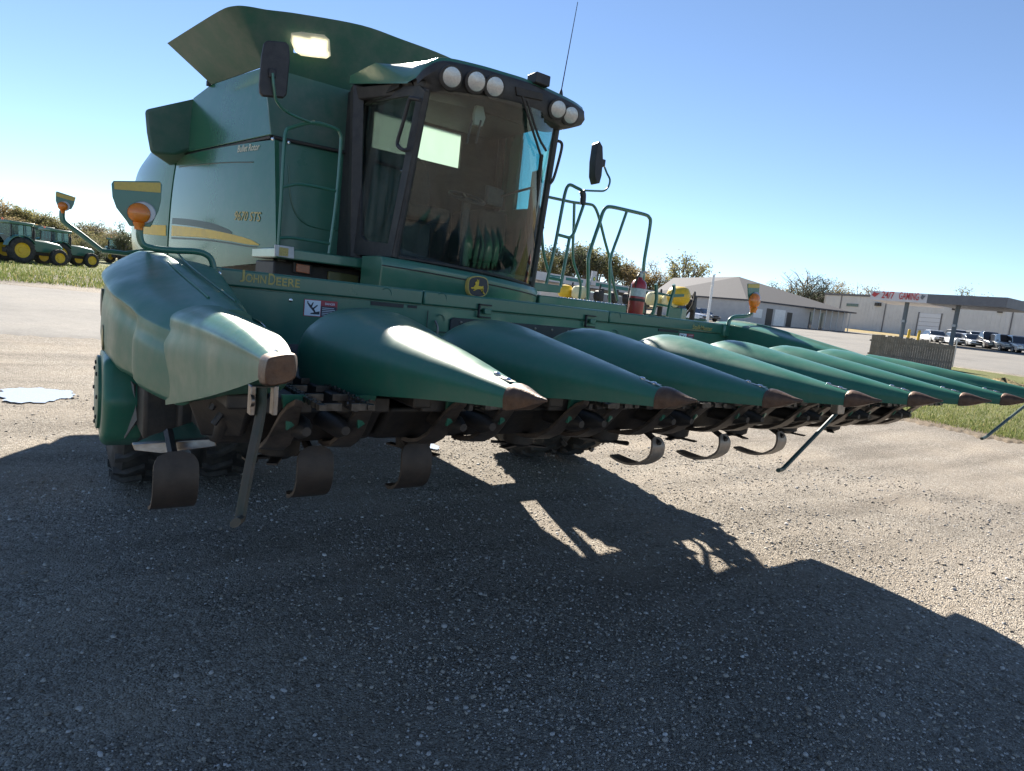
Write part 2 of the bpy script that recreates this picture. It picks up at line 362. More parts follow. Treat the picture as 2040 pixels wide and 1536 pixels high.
# auger
AC = V((3.65, 4.22, H-.56))
MB().lathe((x0-.05, AC.y, AC.z), (1, 0, 0), [(0, .15), (x1-x0+.1, .15)], 24).build('auger_tube', BLACK, HD)
def flight(xa, xb, hand):
    n = int(abs(xb-xa)/.5*28); r1, r2 = [], []
    for i in range(n+1):
        x = xa+(xb-xa)*i/n; a = hand*2*math.pi*(x-xa)/.5
        d = V((0, math.cos(a), math.sin(a))); r1.append(V((x, AC.y, AC.z))+d*.148); r2.append(V((x, AC.y, AC.z))+d*.30)
    mb = MB(); mb.loft([r1, r2], close=False); mb.loft([[p+V((.005, 0, 0)) for p in r2], [p+V((.005, 0, 0)) for p in r1]], close=False)
    mb.loft([r2, [p+V((.005, 0, 0)) for p in r2]], close=False)
    return mb
flight(x0, 2.75, 1).build('auger_flight', CHROME, HD, fixn=False); flight(x1, 4.55, -1).build('auger_flight', CHROME, HD, fixn=False)
mb = MB(); prof = [(BY+.01, H-.93), (4.6, H-.95), (4.3, H-.93), (4.0, H-.88), (3.75, H-.74), (3.65, H-.55), (3.5, H-.52)]
mb.loft([[V((x0-.1, y, z)) for y, z in prof]+[V((x0-.1, y, z-.04)) for y, z in prof[::-1]], [V((x1+.1, y, z)) for y, z in prof]+[V((x1+.1, y, z-.04)) for y, z in prof[::-1]]])
mb.build('trough', BLACK, HD)
CHAIN = mat('chain_steel', (.10, .095, .09), .45, .8, c2=(.04, .035, .03), nscale=30)
HORN = mat('worn_shield', (.12, .095, .078), .40, .45, c2=(.04, .033, .029), nscale=11, bump=.1, bscale=60)
# --- row units
for r in range(8):
    xc = TX(r+.5); ru = thing('row_unit', 'r', 'x', (xc, 2.9, H-.6)); del ru['label']; del ru['category']
    bx = MB()
    for s_ in (-1, 1):
        bx.span((xc+s_*.055, 2.66, H-.55), (xc+s_*.30, 3.62, H-.48))
    mesh = bx.build('row_unit', BLACK, HD, bevel=.008)
    bpy.data.objects.remove(ru); ru = mesh
    for s_ in (-1, 1):
        hn = []
        for i, (dy, dz, ww, th) in enumerate([(-.06, .0, .022, .010), (.0, -.03, .040, .012), (.05, -.075, .055, .014), (.11, -.14, .065, .014), (.18, -.205, .070, .014), (.27, -.255, .070, .012), (.38, -.285, .06, .010), (.5, -.30, .04, .008)]):
            xx = xc+s_*.155; y = 2.58+dy; z = H-.46+dz
            hn.append([V((xx-ww*.75, y, z)), V((xx+ww*.75, y, z-.01)), V((xx+ww*.75, y+.01, z-.03-th)), V((xx-ww*.75, y+.01, z-.02-th))])
        MB().loft(hn).build('deck_shield', HORN, ru, bevel=.004)
        MB().prism([(xc+s_*.155-.045, 2.60, H-.46), (xc+s_*.155+.05, 2.60, H-.46), (xc+s_*.155+.03, 2.66, H-.60), (xc+s_*.155, 2.66, H-.62)], (0, .02, 0)).build('shield_tab', GREEN, ru)
        pts = [V((xc+s_*.07, 2.42, H-.52)), V((xc+s_*.07, 3.5, H-.50))]
        MB().lathe((xc+s_*.085, 2.62, H-.62), (0, 1, .0), [(0, .02), (.08, .05), (.65, .055), (.66, .02)], 10).build('stalk_roll', BLACK, ru)
        # gathering chain
        ch = MB()
        for i in range(13):
            y = 2.42+i*.055; z = H-.475
            ch.box((xc+s_*.10, y, z), (.030, .038, .022)); ch.lathe((xc+s_*.10, y+.027, z-.018), (0, 0, 1), [(0, .008), (.036, .008)], 6)
            if i % 4 == 0: ch.box((xc+s_*.055, y, z), (.07, .014, .028))
        ch.build('gathering_chain', CHAIN, ru)
    MB().hexa([V(p) for p in [(xc-.37, 3.02, H-.76), (xc+.37, 3.02, H-.76), (xc+.37, 3.62, H-.86), (xc-.37, 3.62, H-.86), (xc-.37, 2.86, H-.57), (xc+.37, 2.86, H-.57), (xc+.37, 3.62, H-.57), (xc-.37, 3.62, H-.57)]]).build('gear_case', BLACK, ru, bevel=.03)
    MB().box((xc-.1, 2.97, H-.66), (.05, .03, .03)).build('cast_boss', STEEL, ru, bevel=.006)
    MB().lathe((xc, 3.3, H-.91), (0, 0, 1), [(0, .05), (.03, .10), (.12, .11), (.16, .06)], 14).build('chopper_hub', BLACK, ru)
    bl = MB()
    for q in range(2):
        a = random.uniform(0, 3.14)+q*1.57
        bl.box((xc, 3.3, H-.90), (.36, .05, .010), rz=a)
    bl.build('chopper_blade', SKID_SHADE, ru)
mb = MB()
mb.span((x0-.35, 3.62, H-.86), (x1+.3, 3.82, H-.64)); mb.build('toolbar', BLACK, HD, bevel=.02)
mb = MB()
for k in range(0, 9):                        # carrier arms under the snouts
    x = TX(k); mb.span((x-.045, 2.5, H-.50), (x+.045, 3.65, H-.44))
    mb.build('snout_carrier', BLACK, HD, bevel=.01); mb = MB()
for k in range(1, 8):
    x = TX(k)
    for s_ in (-1, 1):
        MB().span((x+s_*.285-.012, 2.55, H-.525), (x+s_*.285+.012, 2.98, H-.475)).build('hood_rail', DARK, HD, bevel=.005)
        for j in range(3):
            MB().lathe((x+s_*.297, 2.62+j*.14, H-.50), (s_, 0, 0), [(0, .010), (.006, .009), (.008, 0)], 7).build('rail_bolt', STEEL, HD)
# --- skid plates
for x in (.42, 1.02, 1.56, 3.45, 4.2, 4.96):
    pr = [(3.02, -.82), (2.99, -.88), (3.0, -.95), (3.05, -1.0), (3.12, -1.04), (3.21, -1.06), (3.31, -1.06), (3.40, -1.05)]
    if x < 2: pr = [(3.0, -.78), (2.975, -.85), (2.97, -.93), (3.0, -1.0), (3.08, -1.05), (3.2, -1.07)]
    c = crv([V((0, y, H+z)) for y, z in pr], 4); ww = .088
    g = []
    for i, p in enumerate(c):
        u = i/(len(c)-1); wd = (ww if x < 2 else .066)*(math.sqrt(max(0, 1-(1-u/.2)**2))*.65+.35 if u < .2 else 1)*(1 if u < .85 else 1-(u-.85)*1.8)
        tn = (c[min(i+1, len(c)-1)]-c[max(i-1, 0)]).normalized(); nn = V((1, 0, 0)).cross(tn)*.008
        g.append([V((x-wd, p.y, p.z))+nn, V((x+wd, p.y, p.z))+nn, V((x+wd, p.y, p.z))-nn, V((x-wd, p.y, p.z))-nn])
    sk = MB().loft(g).build('skid_plate', SKID_SHADE if x < 2 else SKID_SUN, HD)
    MB().tube([(x, 2.98, H-.86), (x, 3.25, H-.75)], .022, 6).build('skid_arm', BLACK, sk)
# --- left end hood, built from sections along Y
def ring(pts, n=5): return crv(pts, n, True)
LH = [(5.0, .21, -.03, .45, .085, .84, .045, -.55), (4.75, .185, -.05, .46, .08, .84, .035, -.555), (4.4, .175, -.08, .485, .045, .83, .0, -.56), (4.0, .19, -.13, .52, -.02, .81, -.065, -.57), (3.6, .265, -.19, .565, -.085, .79, -.13, -.58), (3.3, .345, -.225, .595, -.135, .77, -.18, -.595), (3.12, .40, -.24, .61, -.165, .76, -.205, -.6)]
LH2 = []
for y in (5.0, 4.75, 4.4, 4.0, 3.8, 3.66, 3.6, 3.54, 3.46, 3.3, 3.12):
    q_ = sorted(LH); LH2.append((y,)+tuple(lin(y, [r[0] for r in q_], [r[c] for r in q_]) for c in range(1, 8)))
def hood(mir):
    rings_ = []
    for y, ox, sz, rx, rz_, ix, iz, bz in LH2:
        rec = lin(y, [3.45, 3.52, 3.64, 4.0, 4.5, 4.75, 5.0], [0, 0, .05, .045, .035, .03, .03]) if not mir else 0
        f = (lambda x: x) if not mir else (lambda x: 7.30-x)
        if mir: ox, bz = ox+.30, -.34+(4.9-y)*.03
        pts = [(f(ox+.03+rec), y, H+bz), (f(ox+rec), y, H+(bz+sz)*.5), (f(ox+.015+rec), y, H+sz-.10), (f(ox+.02+rec*.6), y, H+sz-.055), (f(ox+.03), y, H+sz-.03), (f(ox+.10), y, H+sz+.035), (f(rx-.04), y, H+rz_-.012), (f(rx), y, H+rz_), (f(rx+.07), y, H+rz_+.004), (f(rx+.11), y, H+rz_-.018), (f(ix-.03), y, H+iz), (f(ix), y, H+iz-.05), (f(ix), y, H+iz-.2), (f(ix-.02), y, H+bz+.1), (f((ox+ix)/2), y, H+bz+.06)]
        rings_.append(ring([V(p) for p in pts], 4))
    g = []                                   # smooth along the length too
    for j in range(len(rings_[0])): g.append(crv([r[j] for r in rings_], 5))
    return [[g[j][i] for j in range(len(g))] for i in range(len(g[0]))]
lh = MB().loft(hood(False)).build('end_hood', POLY, HD, ang=60)
# raised panel and decals on the outer face
for px, py, r_, yd, xd in ((199, 602, .085, 4.72, .2145), (209, 672, .075, 4.42, .2105)):
    c = P(px, py, Y=yd); c.x = xd; dsc = MB().lathe(c, (-1, 0, 0), [(-.03, r_), (.003, r_), (.0035, r_*.97)], 24).build('round_decal', mat('decal_olive', (.10, .10, .055), .5, c2=(.22, .17, .09), nscale=25), lh)
    MB().lathe(c+V((-.0035, 0, 0)), (-1, 0, 0), [(0, r_*.7), (.001, r_*.66)], 20).build('decal_center', DARK if py < 640 else GOLD, dsc)
# seam lines on top
for dx in (-.02, .10):
    MB().tube([P(318+dx*330, 503, Y=4.9)+V((0, 0, .004)), V((.535+dx, 4.2, H+.018-abs(dx)*.12)), V((.60+dx, 3.35, H-.122-abs(dx)*.1))], .006, 6, sm=5).build('hood_bead', POLY, lh)
# header drive cover below the hood
dc = MB().prism([(.20, 4.10, H-.53), (.20, 4.45, H-.50), (.20, 4.66, H-.60), (.20, 4.70, H-.85), (.20, 4.58, H-1.02), (.20, 4.28, H-1.06), (.20, 4.10, H-.98), (.20, 4.0, H-.76)], (.20, 0, 0)).build('drive_cover', POLY, HD, ang=50, bevel=.045, seg=4)
MB().lathe((.185, 4.40, H-.765), (1, 0, 0), [(-.004, .20), (0, .215), (.02, .215)], 32).build('cover_plate', POLY, dc, ang=50)
for a in np.linspace(0, 2*math.pi, 9)[:-1]:
    MB().lathe((.182, 4.40+.175*math.cos(a), H-.765+.175*math.sin(a)), (-1, 0, 0), [(0, .013), (.008, .011), (.010, 0)], 7).build('cover_bolt', BLACK, dc)
MB().prism([(.30, 4.12, H-.60), (.34, 4.02, H-.66), (.36, 4.0, H-.85), (.31, 4.10, H-.98)], (.03, .05, 0)).build('cover_flap', mat('dusty_steel', (.16, .16, .155), .7), dc)
MB().span((.36, 3.7, H-.9), (.9, 4.7, H-.5)).build('end_frame', BLACK, HD, bevel=.02)
# left divider, sections from shoulder to nose
LD = [(3.22, [(333, 803), (326, 700), (346, 628), (395, 609), (438, 611)], .76, -.22, -.55),
      (2.95, [(355, 808), (352, 702), (372, 632), (412, 616), (452, 618)], .755, -.22, -.52),
      (2.65, [(400, 794), (398, 712), (408, 650), (446, 629), (482, 636)], .72, -.22, -.48),
      (2.35, [(443, 779), (442, 722), (448, 674), (480, 651), (510, 661)], .67, -.23, -.38),
      (2.12, [(481, 767), (480, 728), (484, 696), (508, 679), (531, 687)], .62, -.235, -.33),
      (1.95, [(507, 760), (507, 730), (510, 706), (529, 696), (548, 699)], .575, -.24, -.295),
      (1.86, [(520, 757), (520, 733), (524, 712), (540, 704), (560, 707)], .555, -.245, -.28)]
rr_ = []
for y, px, ix, iz, ib in LD:
    q = [P(a, b, Y=y) for a, b in px]
    mid0 = q[0].lerp(q[1], .5); q = [q[0], mid0, q[1], q[1].lerp(q[2], .6), q[2], q[3], q[4]]
    rr_.append(crv(q, 4)+[V((ix, y, H+iz)), V((ix+.005, y, (H+iz+H+ib)/2)), V((ix-.01, y, H+ib))])
n_ = len(rr_[0]); gg = []; yy_ = [r[0] for r in LD]
for j in range(n_):
    fx = np.polyfit(yy_, [r[j].x for r in rr_], 2); fz = np.polyfit(yy_, [r[j].z for r in rr_], 2)
    gg.append([V((float(np.polyval(fx, y)), y, float(np.polyval(fz, y)))) for y in np.linspace(3.22, 1.86, 26)])
ldv = MB().loft([[gg[j][i] for j in range(n_)] for i in range(len(gg[0]))]).build('end_divider', POLY, HD, ang=55)
nose = [(1.87, [(519, 760), (519, 715), (535, 703), (575, 702), (590, 712)], -.0), (1.80, [(517, 763), (517, 716), (534, 704), (578, 703), (592, 712)], 0), (1.70, [(520, 765), (521, 718), (537, 707), (580, 704), (591, 713)], 0), (1.64, [(530, 765), (532, 722), (546, 711), (580, 706), (588, 714)], 0)]
rn = []
for y, px, _ in nose:
    q = [P(a, b, Y=y) for a, b in px]; r0 = P(588, 752, Y=y); r1 = P(560, 766, Y=y)
    rn.append(crv(q+[r0, r1], 3, True))
MB().loft(rn).build('divider_tip', RUST, ldv, ang=60, bevel=.004)
for px, py, y in ((528, 694, 2.05), (541, 700, 1.96)):
    MB().lathe(P(px, py, Y=y)-V((0, 0, .004)), (0, -.1, 1), [(0, .017), (.008, .017), (.012, .010), (.014, 0)], 10).build('bolt', CHROME, ldv)
# hinge bracket, stand and shoe under the left nose
br = MB()
for px in (501, 546): br.span(P(px-3, 828, Y=1.95), P(px+3, 765, Y=1.99))
br.span(P(500, 772, Y=1.95), P(548, 766, Y=1.99))
br.build('stand_bracket', STEEL, HD, bevel=.004)
MB().lathe(P(498, 798, Y=1.95), (1, 0, 0), [(0, .018), (.01, .018), (.012, .01)], 10).build('stand_pin', STEEL, HD)
MB().tube([P(522, 770, Y=1.97), P(518, 830, Y=1.96), P(497, 930, Y=1.93), P(480, 1022, Y=1.90), P(477, 1036, Y=1.885), P(469, 1042, Y=1.84)], .013, 8, sm=3, flat=1.3).build('parking_stand', mat('stand_steel', (.075, .06, .05), .5, .5, c2=(.03, .045, .035), nscale=9), HD)
for px, k_, yb in ((1664, 5, 1.95), (2050, 7, 1.95)):
    x = TX(k_) if k_ == 5 else TX(7)
for top, mid, foot, y in (((1668, 822), (1560, 934), (1550, 937), 2.0), ((2052, 800), (1965, 870), (1956, 874), 2.0)):
    st = MB().tube([P(*top, Y=y), P(*mid, Y=y-.02), P(mid[0]-4, mid[1]+2, Y=y-.03), P(*foot, Y=y-.06)], .012, 8).build('parking_stand', mat('stand_green', (.010, .035, .024), .5), HD)
    c = P(top[0]+2, top[1]-4, Y=y)
    MB().span(c+V((-.04, -.02, -.02)), c+V((.04, .03, .10))).build('stand_bracket', STEEL, st, bevel=.006)
MB().prism([P(266, 884, Y=3.35), P(300, 868, Y=3.45), P(415, 830, Y=3.6), P(432, 858, Y=3.3), P(425, 872, Y=3.15), P(330, 880, Y=3.2)], (0, .03, -.012)).build('stalk_lifter', GREEN, HD, bevel=.006)
MB().prism([P(264, 886, Y=3.33), P(330, 882, Y=3.18), P(428, 874, Y=3.13), P(432, 890, Y=3.13), P(320, 903, Y=3.18), P(268, 898, Y=3.32)], (0, .05, 0)).build('lifter_edge', STEEL, HD, bevel=.005)
MB().prism([P(375, 800, Y=3.1), P(470, 770, Y=2.6), P(500, 800, Y=2.6), P(480, 870, Y=2.9), P(400, 868, Y=3.1)], (.12, .25, 0)).build('end_row_frame', BLACK, HD, bevel=.01)
MB().tube([P(420, 815, Y=2.9), P(435, 790, Y=2.9), P(445, 815, Y=2.9), P(425, 845, Y=2.9)], .014, 6, sm=4).build('hose_loop', DARK, HD)
# --- right end hood and divider
MB().loft(hood(True)).build('end_hood', POLY, HD, ang=60)
rr_ = []
for y, wi, zt, zb in ((3.2, .20, -.12, -.36), (2.9, .19, -.135, -.36), (2.6, .17, -.16, -.36), (2.3, .13, -.19, -.36), (2.0, .09, -.225, -.35), (1.85, .06, -.245, -.345)):
    xc = TX(8)
    rr_.append([V((xc-wi*.9, y, H+zb)), V((xc-wi, y, H+(zt+zb)/2)), V((xc-wi*.9, y, H+zt-.06)), V((xc-wi*.5, y, H+zt-.01)), V((xc, y, H+zt)), V((xc+wi*.6, y, H+zt-.03)), V((xc+wi, y, H+zt-.12)), V((xc+wi, y, H+zb))])
rd = MB().loft([ring(r, 3) for r in rr_]).build('end_divider', POLY, HD, ang=55)
t2 = tip0.copy(); col.objects.link(t2); t2.parent = rd; t2.location = V((TX(8), TY+.05, TZ))-V(HD.location); t2.scale = (1.1, 1.1, 1.1)
# --- amber marker lamps of the header
def marker(parent, lens, rl, plate, stripe, Y, stem, rs, stemY=None):
    pl_ = MB().prism([P(a, b, Y=Y) for a, b in plate], (0, .012, 0)).build('lamp_shield', GREEN, parent, bevel=.004)
    MB().prism([P(a, b, Y=Y-.003) for a, b in stripe], (0, .002, 0)).build('reflective_strip', mat('reflective_yellow', (.55, .40, .07), .35, c2=(.45, .33, .07), nscale=60), pl_)
    c = P(*lens, Y=Y-.004); n = (P(lens[0]+rl, lens[1], Y=Y)-P(*lens, Y=Y)).length
    MB().lathe(c+V((.35*n, .004, .12*n)), (0, -1, 0), [(-.01, n*1.08), (.012, n*1.08), (.016, n)], 24).build('lamp_backing', GALV, pl_)
    MB().lathe(c, (0, -1, 0), [(0, n), (n*.35, n*.97), (n*.55, n*.82), (n*.68, n*.5), (n*.72, 0)], 24).build('lamp_lens', AMBER, pl_)
    MB().lathe(c+V((0, -.2*n, -n*.9)), (0, 0, -1), [(0, n*.55), (n*.45, n*.4), (n*.7, n*.4)], 12).build('lamp_base', AMBER, pl_)
    MB().tube([P(a, b, Y=(stemY or Y)) for a, b in stem], rs, 10, sm=5).build('lamp_stem', GREEN, parent)
    return pl_
pl0 = marker(HD, (277, 425), 23, [(222, 366), (226, 360), (318, 361), (323, 368), (321, 400), (316, 420), (303, 447), (300, 452), (258, 450), (252, 440), (232, 414), (224, 392)], [(227, 362), (320, 364), (320, 384), (228, 377)], 4.75, [(279, 448), (278, 468), (284, 486), (302, 494), (345, 499), (390, 501), (412, 508), (422, 520), (426, 540)], .021)
MB().span(P(412, 560, Y=4.76), P(440, 532, Y=4.80)).build('lamp_clamp', GREEN, HD, bevel=.008)
for px in (417, 436): MB().lathe(P(px, 545, Y=4.755), (0, -1, 0), [(0, .016), (.012, .014), (.016, 0)], 8).build('clamp_bolt', CHROME, HD)
marker(HD, (1501, 599), 9, [(1490, 565), (1514, 565), (1512, 590), (1507, 608), (1495, 608), (1491, 590)], [(1490.6, 566), (1513.5, 566), (1513, 574), (1490.8, 573)], 4.75, [(1499, 607), (1498, 618), (1494, 627), (1480, 630), (1464, 631), (1454, 637), (1451, 647)], .022)
MB().span((6.36, 4.76, H-.12), (6.62, 4.95, H+.03)).build('lamp_clamp', GREEN, HD, bevel=.02)
# ================================================================== COMBINE
CXC = 3.45                                  # centre plane of the machine
WY = 7.40                                   # front wall of the body
CO = thing('combine_harvester', 'large green combine harvester parked with its header raised', 'combine', (CXC, 8.5, 0))
A0 = P(545, 277, Y=WY); B0 = P(352, 315, Z=A0.z)
nn = V((-(B0-A0).y, (B0-A0).x, 0)).normalized()      # outward normal of the right flank
if nn.x > 0: nn = -nn
FL = (A0, nn)
along = V((B0.x-A0.x, B0.y-A0.y, 0)).normalized()
def F(px, py, off=0.0): return P(px, py, pl=(A0+nn*off, nn))
def mirx(p): return V((2*CXC-p.x, p.y, p.z))
# core and tank
MB().span((2.1, 7.6, 1.2), (4.8, 11.6, 3.1)).build('light_block_core', BLACK, CO, bevel=.03)  # dark box added inside the body to block light
# right flank: front panel, rear panel
def edge(pts, n): return crv(pts, n)
fa = edge([F(547, 278), F(548, 350), F(549, 430), F(549, 500), F(543, 522)], 6)
fb = edge([F(354, 313), F(346, 365), F(340, 422), F(336, 490), F(336, 545)], 6)
sp = MB().patch(fa, fb, 14, nn*.05, t=-nn*.05).build('side_panel', PANEL, CO, ang=50)
ra = edge([F(351, 314, -.02), F(343, 366, -.02), F(337, 423, -.02), F(333, 490, -.02), F(333, 545, -.02)], 6)
rb = edge([F(300, 304, -.1), F(274, 345, -.07), F(264, 400, -.05), F(262, 470, -.05), F(270, 540, -.05)], 6)
rp_ = MB().patch(ra, rb, 10, nn*.06, t=-nn*.05).build('rear_panel', PANEL, CO, ang=50)
# stripe and shadowed crease
from mathutils.bvhtree import BVHTree
BV = []
for ob in (sp, rp_):
    off = absloc(CO); BV.append(BVHTree.FromPolygons([v.co+off for v in ob.data.vertices], [tuple(p.vertices) for p in ob.data.polygons]))
def bul(px, py, o=.002):                     # a point on the skin of the flank along a line of sight
    d = ray(px, py).normalized()
    for bv in BV:
        loc, nor, _, _ = bv.ray_cast(V((0, 0, H)), d)
        if loc: return loc+(nor if nor.dot(d) < 0 else -nor)*o
    p = F(px, py); d = (p-A0).dot(along)/(B0-A0).length; d = min(1, max(0, d))
    return p+nn*(.05*4*d*(1-d)+o)
def stripe(name, top, bot, ma, o=.005, parent=sp):
    T, B = [[bul(p.x, p.y, o) for p in crv([V((a, b, 0)) for a, b in e], 10)] for e in (top, bot)]
    return MB().loft([T, B], close=False).build(name, ma, parent)
stripe('yellow_stripe', [(343, 449), (400, 455), (450, 464), (495, 476), (517, 487)], [(342, 470), (400, 473), (450, 479), (490, 486), (516, 489)], YELLOW)
stripe('yellow_stripe', [(285, 448), (305, 448), (331, 449)], [(285, 466), (305, 468), (331, 470)], YELLOW, .005, rp_)
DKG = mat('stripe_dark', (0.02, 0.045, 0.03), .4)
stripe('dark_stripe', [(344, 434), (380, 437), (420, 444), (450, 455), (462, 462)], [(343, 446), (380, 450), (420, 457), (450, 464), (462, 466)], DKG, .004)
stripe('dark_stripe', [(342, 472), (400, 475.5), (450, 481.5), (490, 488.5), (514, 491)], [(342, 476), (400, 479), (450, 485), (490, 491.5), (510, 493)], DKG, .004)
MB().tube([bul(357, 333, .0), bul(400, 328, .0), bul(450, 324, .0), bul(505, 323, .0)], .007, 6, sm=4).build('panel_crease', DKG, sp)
a = bul(468, 439, .003); b = bul(520, 442, .003); xd = b-a
lettering('lettering', '9670 STS', a, xd, V((0, 0, 1)), .105, GOLD, sp, width=xd.length, shear=.25, depth=.004)
a = bul(434, 303.5, .012); b = bul(479, 297, .012); xd = b-a
a2 = bul(474, 304, .003); b2 = bul(518, 299, .003)
lettering('lettering', 'Bullet Rotor', a2, b2-a2, V((0, 0, 1)), .075, mat('decal_pale', (.60, .58, .42), .5), sp, width=(b2-a2).length, shear=.25, depth=.004)
# grain tank: right side, front, left side
ts = [F(540, 268, .01), F(527, 133, .0), F(422, 167, .0), F(385, 195, .0), F(368, 304, .01)]
MB().prism(ts, -nn*.04).build('tank_side', PANEL, CO, bevel=.008)
MB().tube([F(541, 273, -.01), F(368, 310, -.01)], .022, 6).build('tank_gap', DARK, CO)
tf0 = P(541, 268, Y=WY+.03); tf1 = P(527, 133, Y=WY+.03); zt_ = P(526, 131, Y=WY+.03).z+.02
xl = mirx(tf0).x
# front wall of the tank with an opening for the cab's rear window
wz0, wz1, wx0, wx1 = H+1.52, H+1.91, 2.76, 3.87
for a_, b_ in (((4.75, 2.3), (xl, zt_)), ((2.66, 2.3), (4.75, wz0-.06))):
    MB().span((a_[0], WY+.03, a_[1]), (b_[0], WY+.07, b_[1])).build('tank_front', TANK, CO)
MB().prism([tf0, P(526, 130, Y=WY+.03), V((2.66, WY+.03, zt_)), V((2.66, WY+.03, tf0.z))], (0, .04, 0)).build('tank_front', TANK, CO)
MB().span((tf0.x+.01, WY+.075, tf0.z-.2), (2.66, WY+.09, tf0.z+.04)).build('gap_filler', DARK, CO)
MB().prism([F(541, 258, -.045), F(338, 298, -.06), F(338, 335, -.06), F(541, 288, -.045)], -nn*.02).build('gap_filler', DARK, CO)
MB().span((xl-.04, WY+.08, 2.4), (xl, 11.4, zt_)).build('tank_side', TANK, CO)
MB().span((2.2, 9.8, 3.0), (4.7, 9.85, 3.4)).build('tank_rear', TANK, CO)
# lower front wall beside the cab
lw = [P(556, 516, Y=WY+.05), P(554, 279, Y=WY+.05), P(697, 309, Y=WY+.05), P(697, 525, Y=WY+.05)]
fw = MB().prism(lw, (0, .04, 0)).build('front_wall', GREEN, CO, bevel=.01)
MB().tube([P(575, 330, Y=WY+.045), P(580, 400, Y=WY+.045), P(600, 440, Y=WY+.045), P(640, 456, Y=WY+.045), P(680, 458, Y=WY+.045)], .008, 6, sm=4).build('wall_crease', GREEN, fw)
MB().prism([P(549, 516, Y=WY+.02), P(548, 279, Y=WY+.02), P(556, 279, Y=WY+.10), P(557, 516, Y=WY+.10)], (.01, .05, 0)).build('dark_gap_strip', DARK, CO)  # dark strip painted in for the shaded gap between panel and wall
MB().tube([P(545, 273, Y=WY-.0), P(697, 305, Y=WY-.0)], .018, 6).build('tank_gap', DARK, CO)
for px, py in ((543, 277), (575, 284)): MB().lathe(P(px, py, Y=WY-.02), (0, -1, 0), [(0, .018), (.012, .015), (.015, 0)], 8).build('bolt', CHROME, CO)
# tank extension flares
e0 = P(526, 131, Y=WY+.03); e1 = P(421, 168, Z=e0.z)
zt = P(470, 12, Y=WY-.25).z
top = [P(530, 19, Y=WY-.25), P(490, 12, Y=WY-.23), P(465, 12, Y=WY-.18), P(440, 20, Z=zt), P(390, 50, Z=zt-.005), P(333, 86, Z=zt-.02)]
bot = [e0.lerp(e1, u) for u in (0, 0, .03, .2, .6, 1)]
T = crv(top, 5); B = crv(bot, 5)
MB().patch(T, B, 8, V((0, 0, 0)), t=V((.012, .012, 0))).build('tank_extension', TANK, CO, ang=50)
top = [P(530, 19, Y=WY-.25), P(600, 28, Y=WY-.25), P(720, 50, Y=WY-.25), P(800, 78, Y=WY-.24), P(885, 110, Y=WY-.22), P(960, 148, Y=WY-.1), P(1030, 200, Y=WY)]
xs = [p.x for p in top]
bot = [V((e0.x+(x-xs[0])*(xl-e0.x-.03)/(xs[-1]-xs[0]), WY+.03, e0.z)) for x in xs]
Wc = [(584, 66), (652, 76), (655, 112), (590, 103)]
T = crv(top, 5); B = crv(bot, 5)
T = [T[0].lerp(T[0], 0)]+T[1:]
Tf, Bf = [], []
for i in range(len(T)-1):
    for k in range(6): Tf.append(T[i].lerp(T[i+1], k/6)); Bf.append(B[i].lerp(B[i+1], k/6))
Tf.append(T[-1]); Bf.append(B[-1])
fl_ = MB(); nu = 30; g_f = [[a.lerp(b, j/nu) for a, b in zip(Tf, Bf)] for j in range(nu+1)]; idx = {}
vsf = [p for r in g_f for p in r]; wn = len(Tf); fsf = []
for j in range(nu):
    for i in range(wn-1):
        c = (g_f[j][i]+g_f[j+1][i+1])/2; qx, qy = proj(c)
        t_ = (qx-583)/70
        if 584 < qx < 654 and 68+t_*9 < qy < 103+t_*10: continue
        fsf.append((j*wn+i, j*wn+i+1, (j+1)*wn+i+1, (j+1)*wn+i))
fl_.add(vsf, fsf); fl_.build('tank_extension', TANK, CO, ang=50)
wc = [P(580, 66, Y=WY-.22), P(600, 64, Y=WY-.225), P(645, 70, Y=WY-.225), P(656, 80, Y=WY-.21), P(658, 112, Y=WY-.165), P(650, 117, Y=WY-.16), P(600, 111, Y=WY-.16), P(588, 103, Y=WY-.165), P(579, 82, Y=WY-.2)]
MB().prism([p+V((0, -.012, 0)) for p in wc], (0, .012, 0)).build('extension_window', CREAM, CO)
for px, py in ((416, 166), (512, 127)):
    MB().box(F(px, py, .02), (.05, .07, .06)).build('extension_hinge', DARK, CO, bevel=.006)
# air intake housing at the rear corner
b4 = [P(286, 216, Y=9.6), P(386, 195, Y=9.6), P(402, 200, Y=9.7), P(392, 297, Y=9.7), P(348, 307, Y=9.6), P(298, 306, Y=9.6), P(290, 262, Y=9.6)]
MB().prism(b4, (.45, 1.2, 0)).build('intake_housing', TANK, CO, bevel=.05, seg=3)
MB().span((1.3, 10.6, 2.2), (5.3, 12.6, 3.45)).build('rear_hood', PANEL, CO, bevel=.12, seg=3)
# left flank, lower
MB().prism([V((5.05, 7.5, 2.25)), V((5.35, 11.5, 2.25)), V((5.35, 11.5, 3.6)), V((5.05, 7.5, 3.6))], (-.05, 0, 0)).build('side_panel', PANEL, CO)
# rear warning lamp on a folding arm
lp = marker(CO, (125, 411), 10.5, [(111, 383), (113, 381), (151, 393), (147, 408), (142, 417), (124, 417), (116, 414), (111, 400)], [(112, 383), (150, 394), (148, 401), (112, 391)], 11.0, [(124, 420), (124, 434), (130, 444), (160, 466), (202, 499)], .035)
MB().tube([P(202, 499, Y=11.0), P(250, 505, Y=11.0), P(290, 500, Y=11.2)], .035, 8).build('lamp_arm', GREEN, CO)
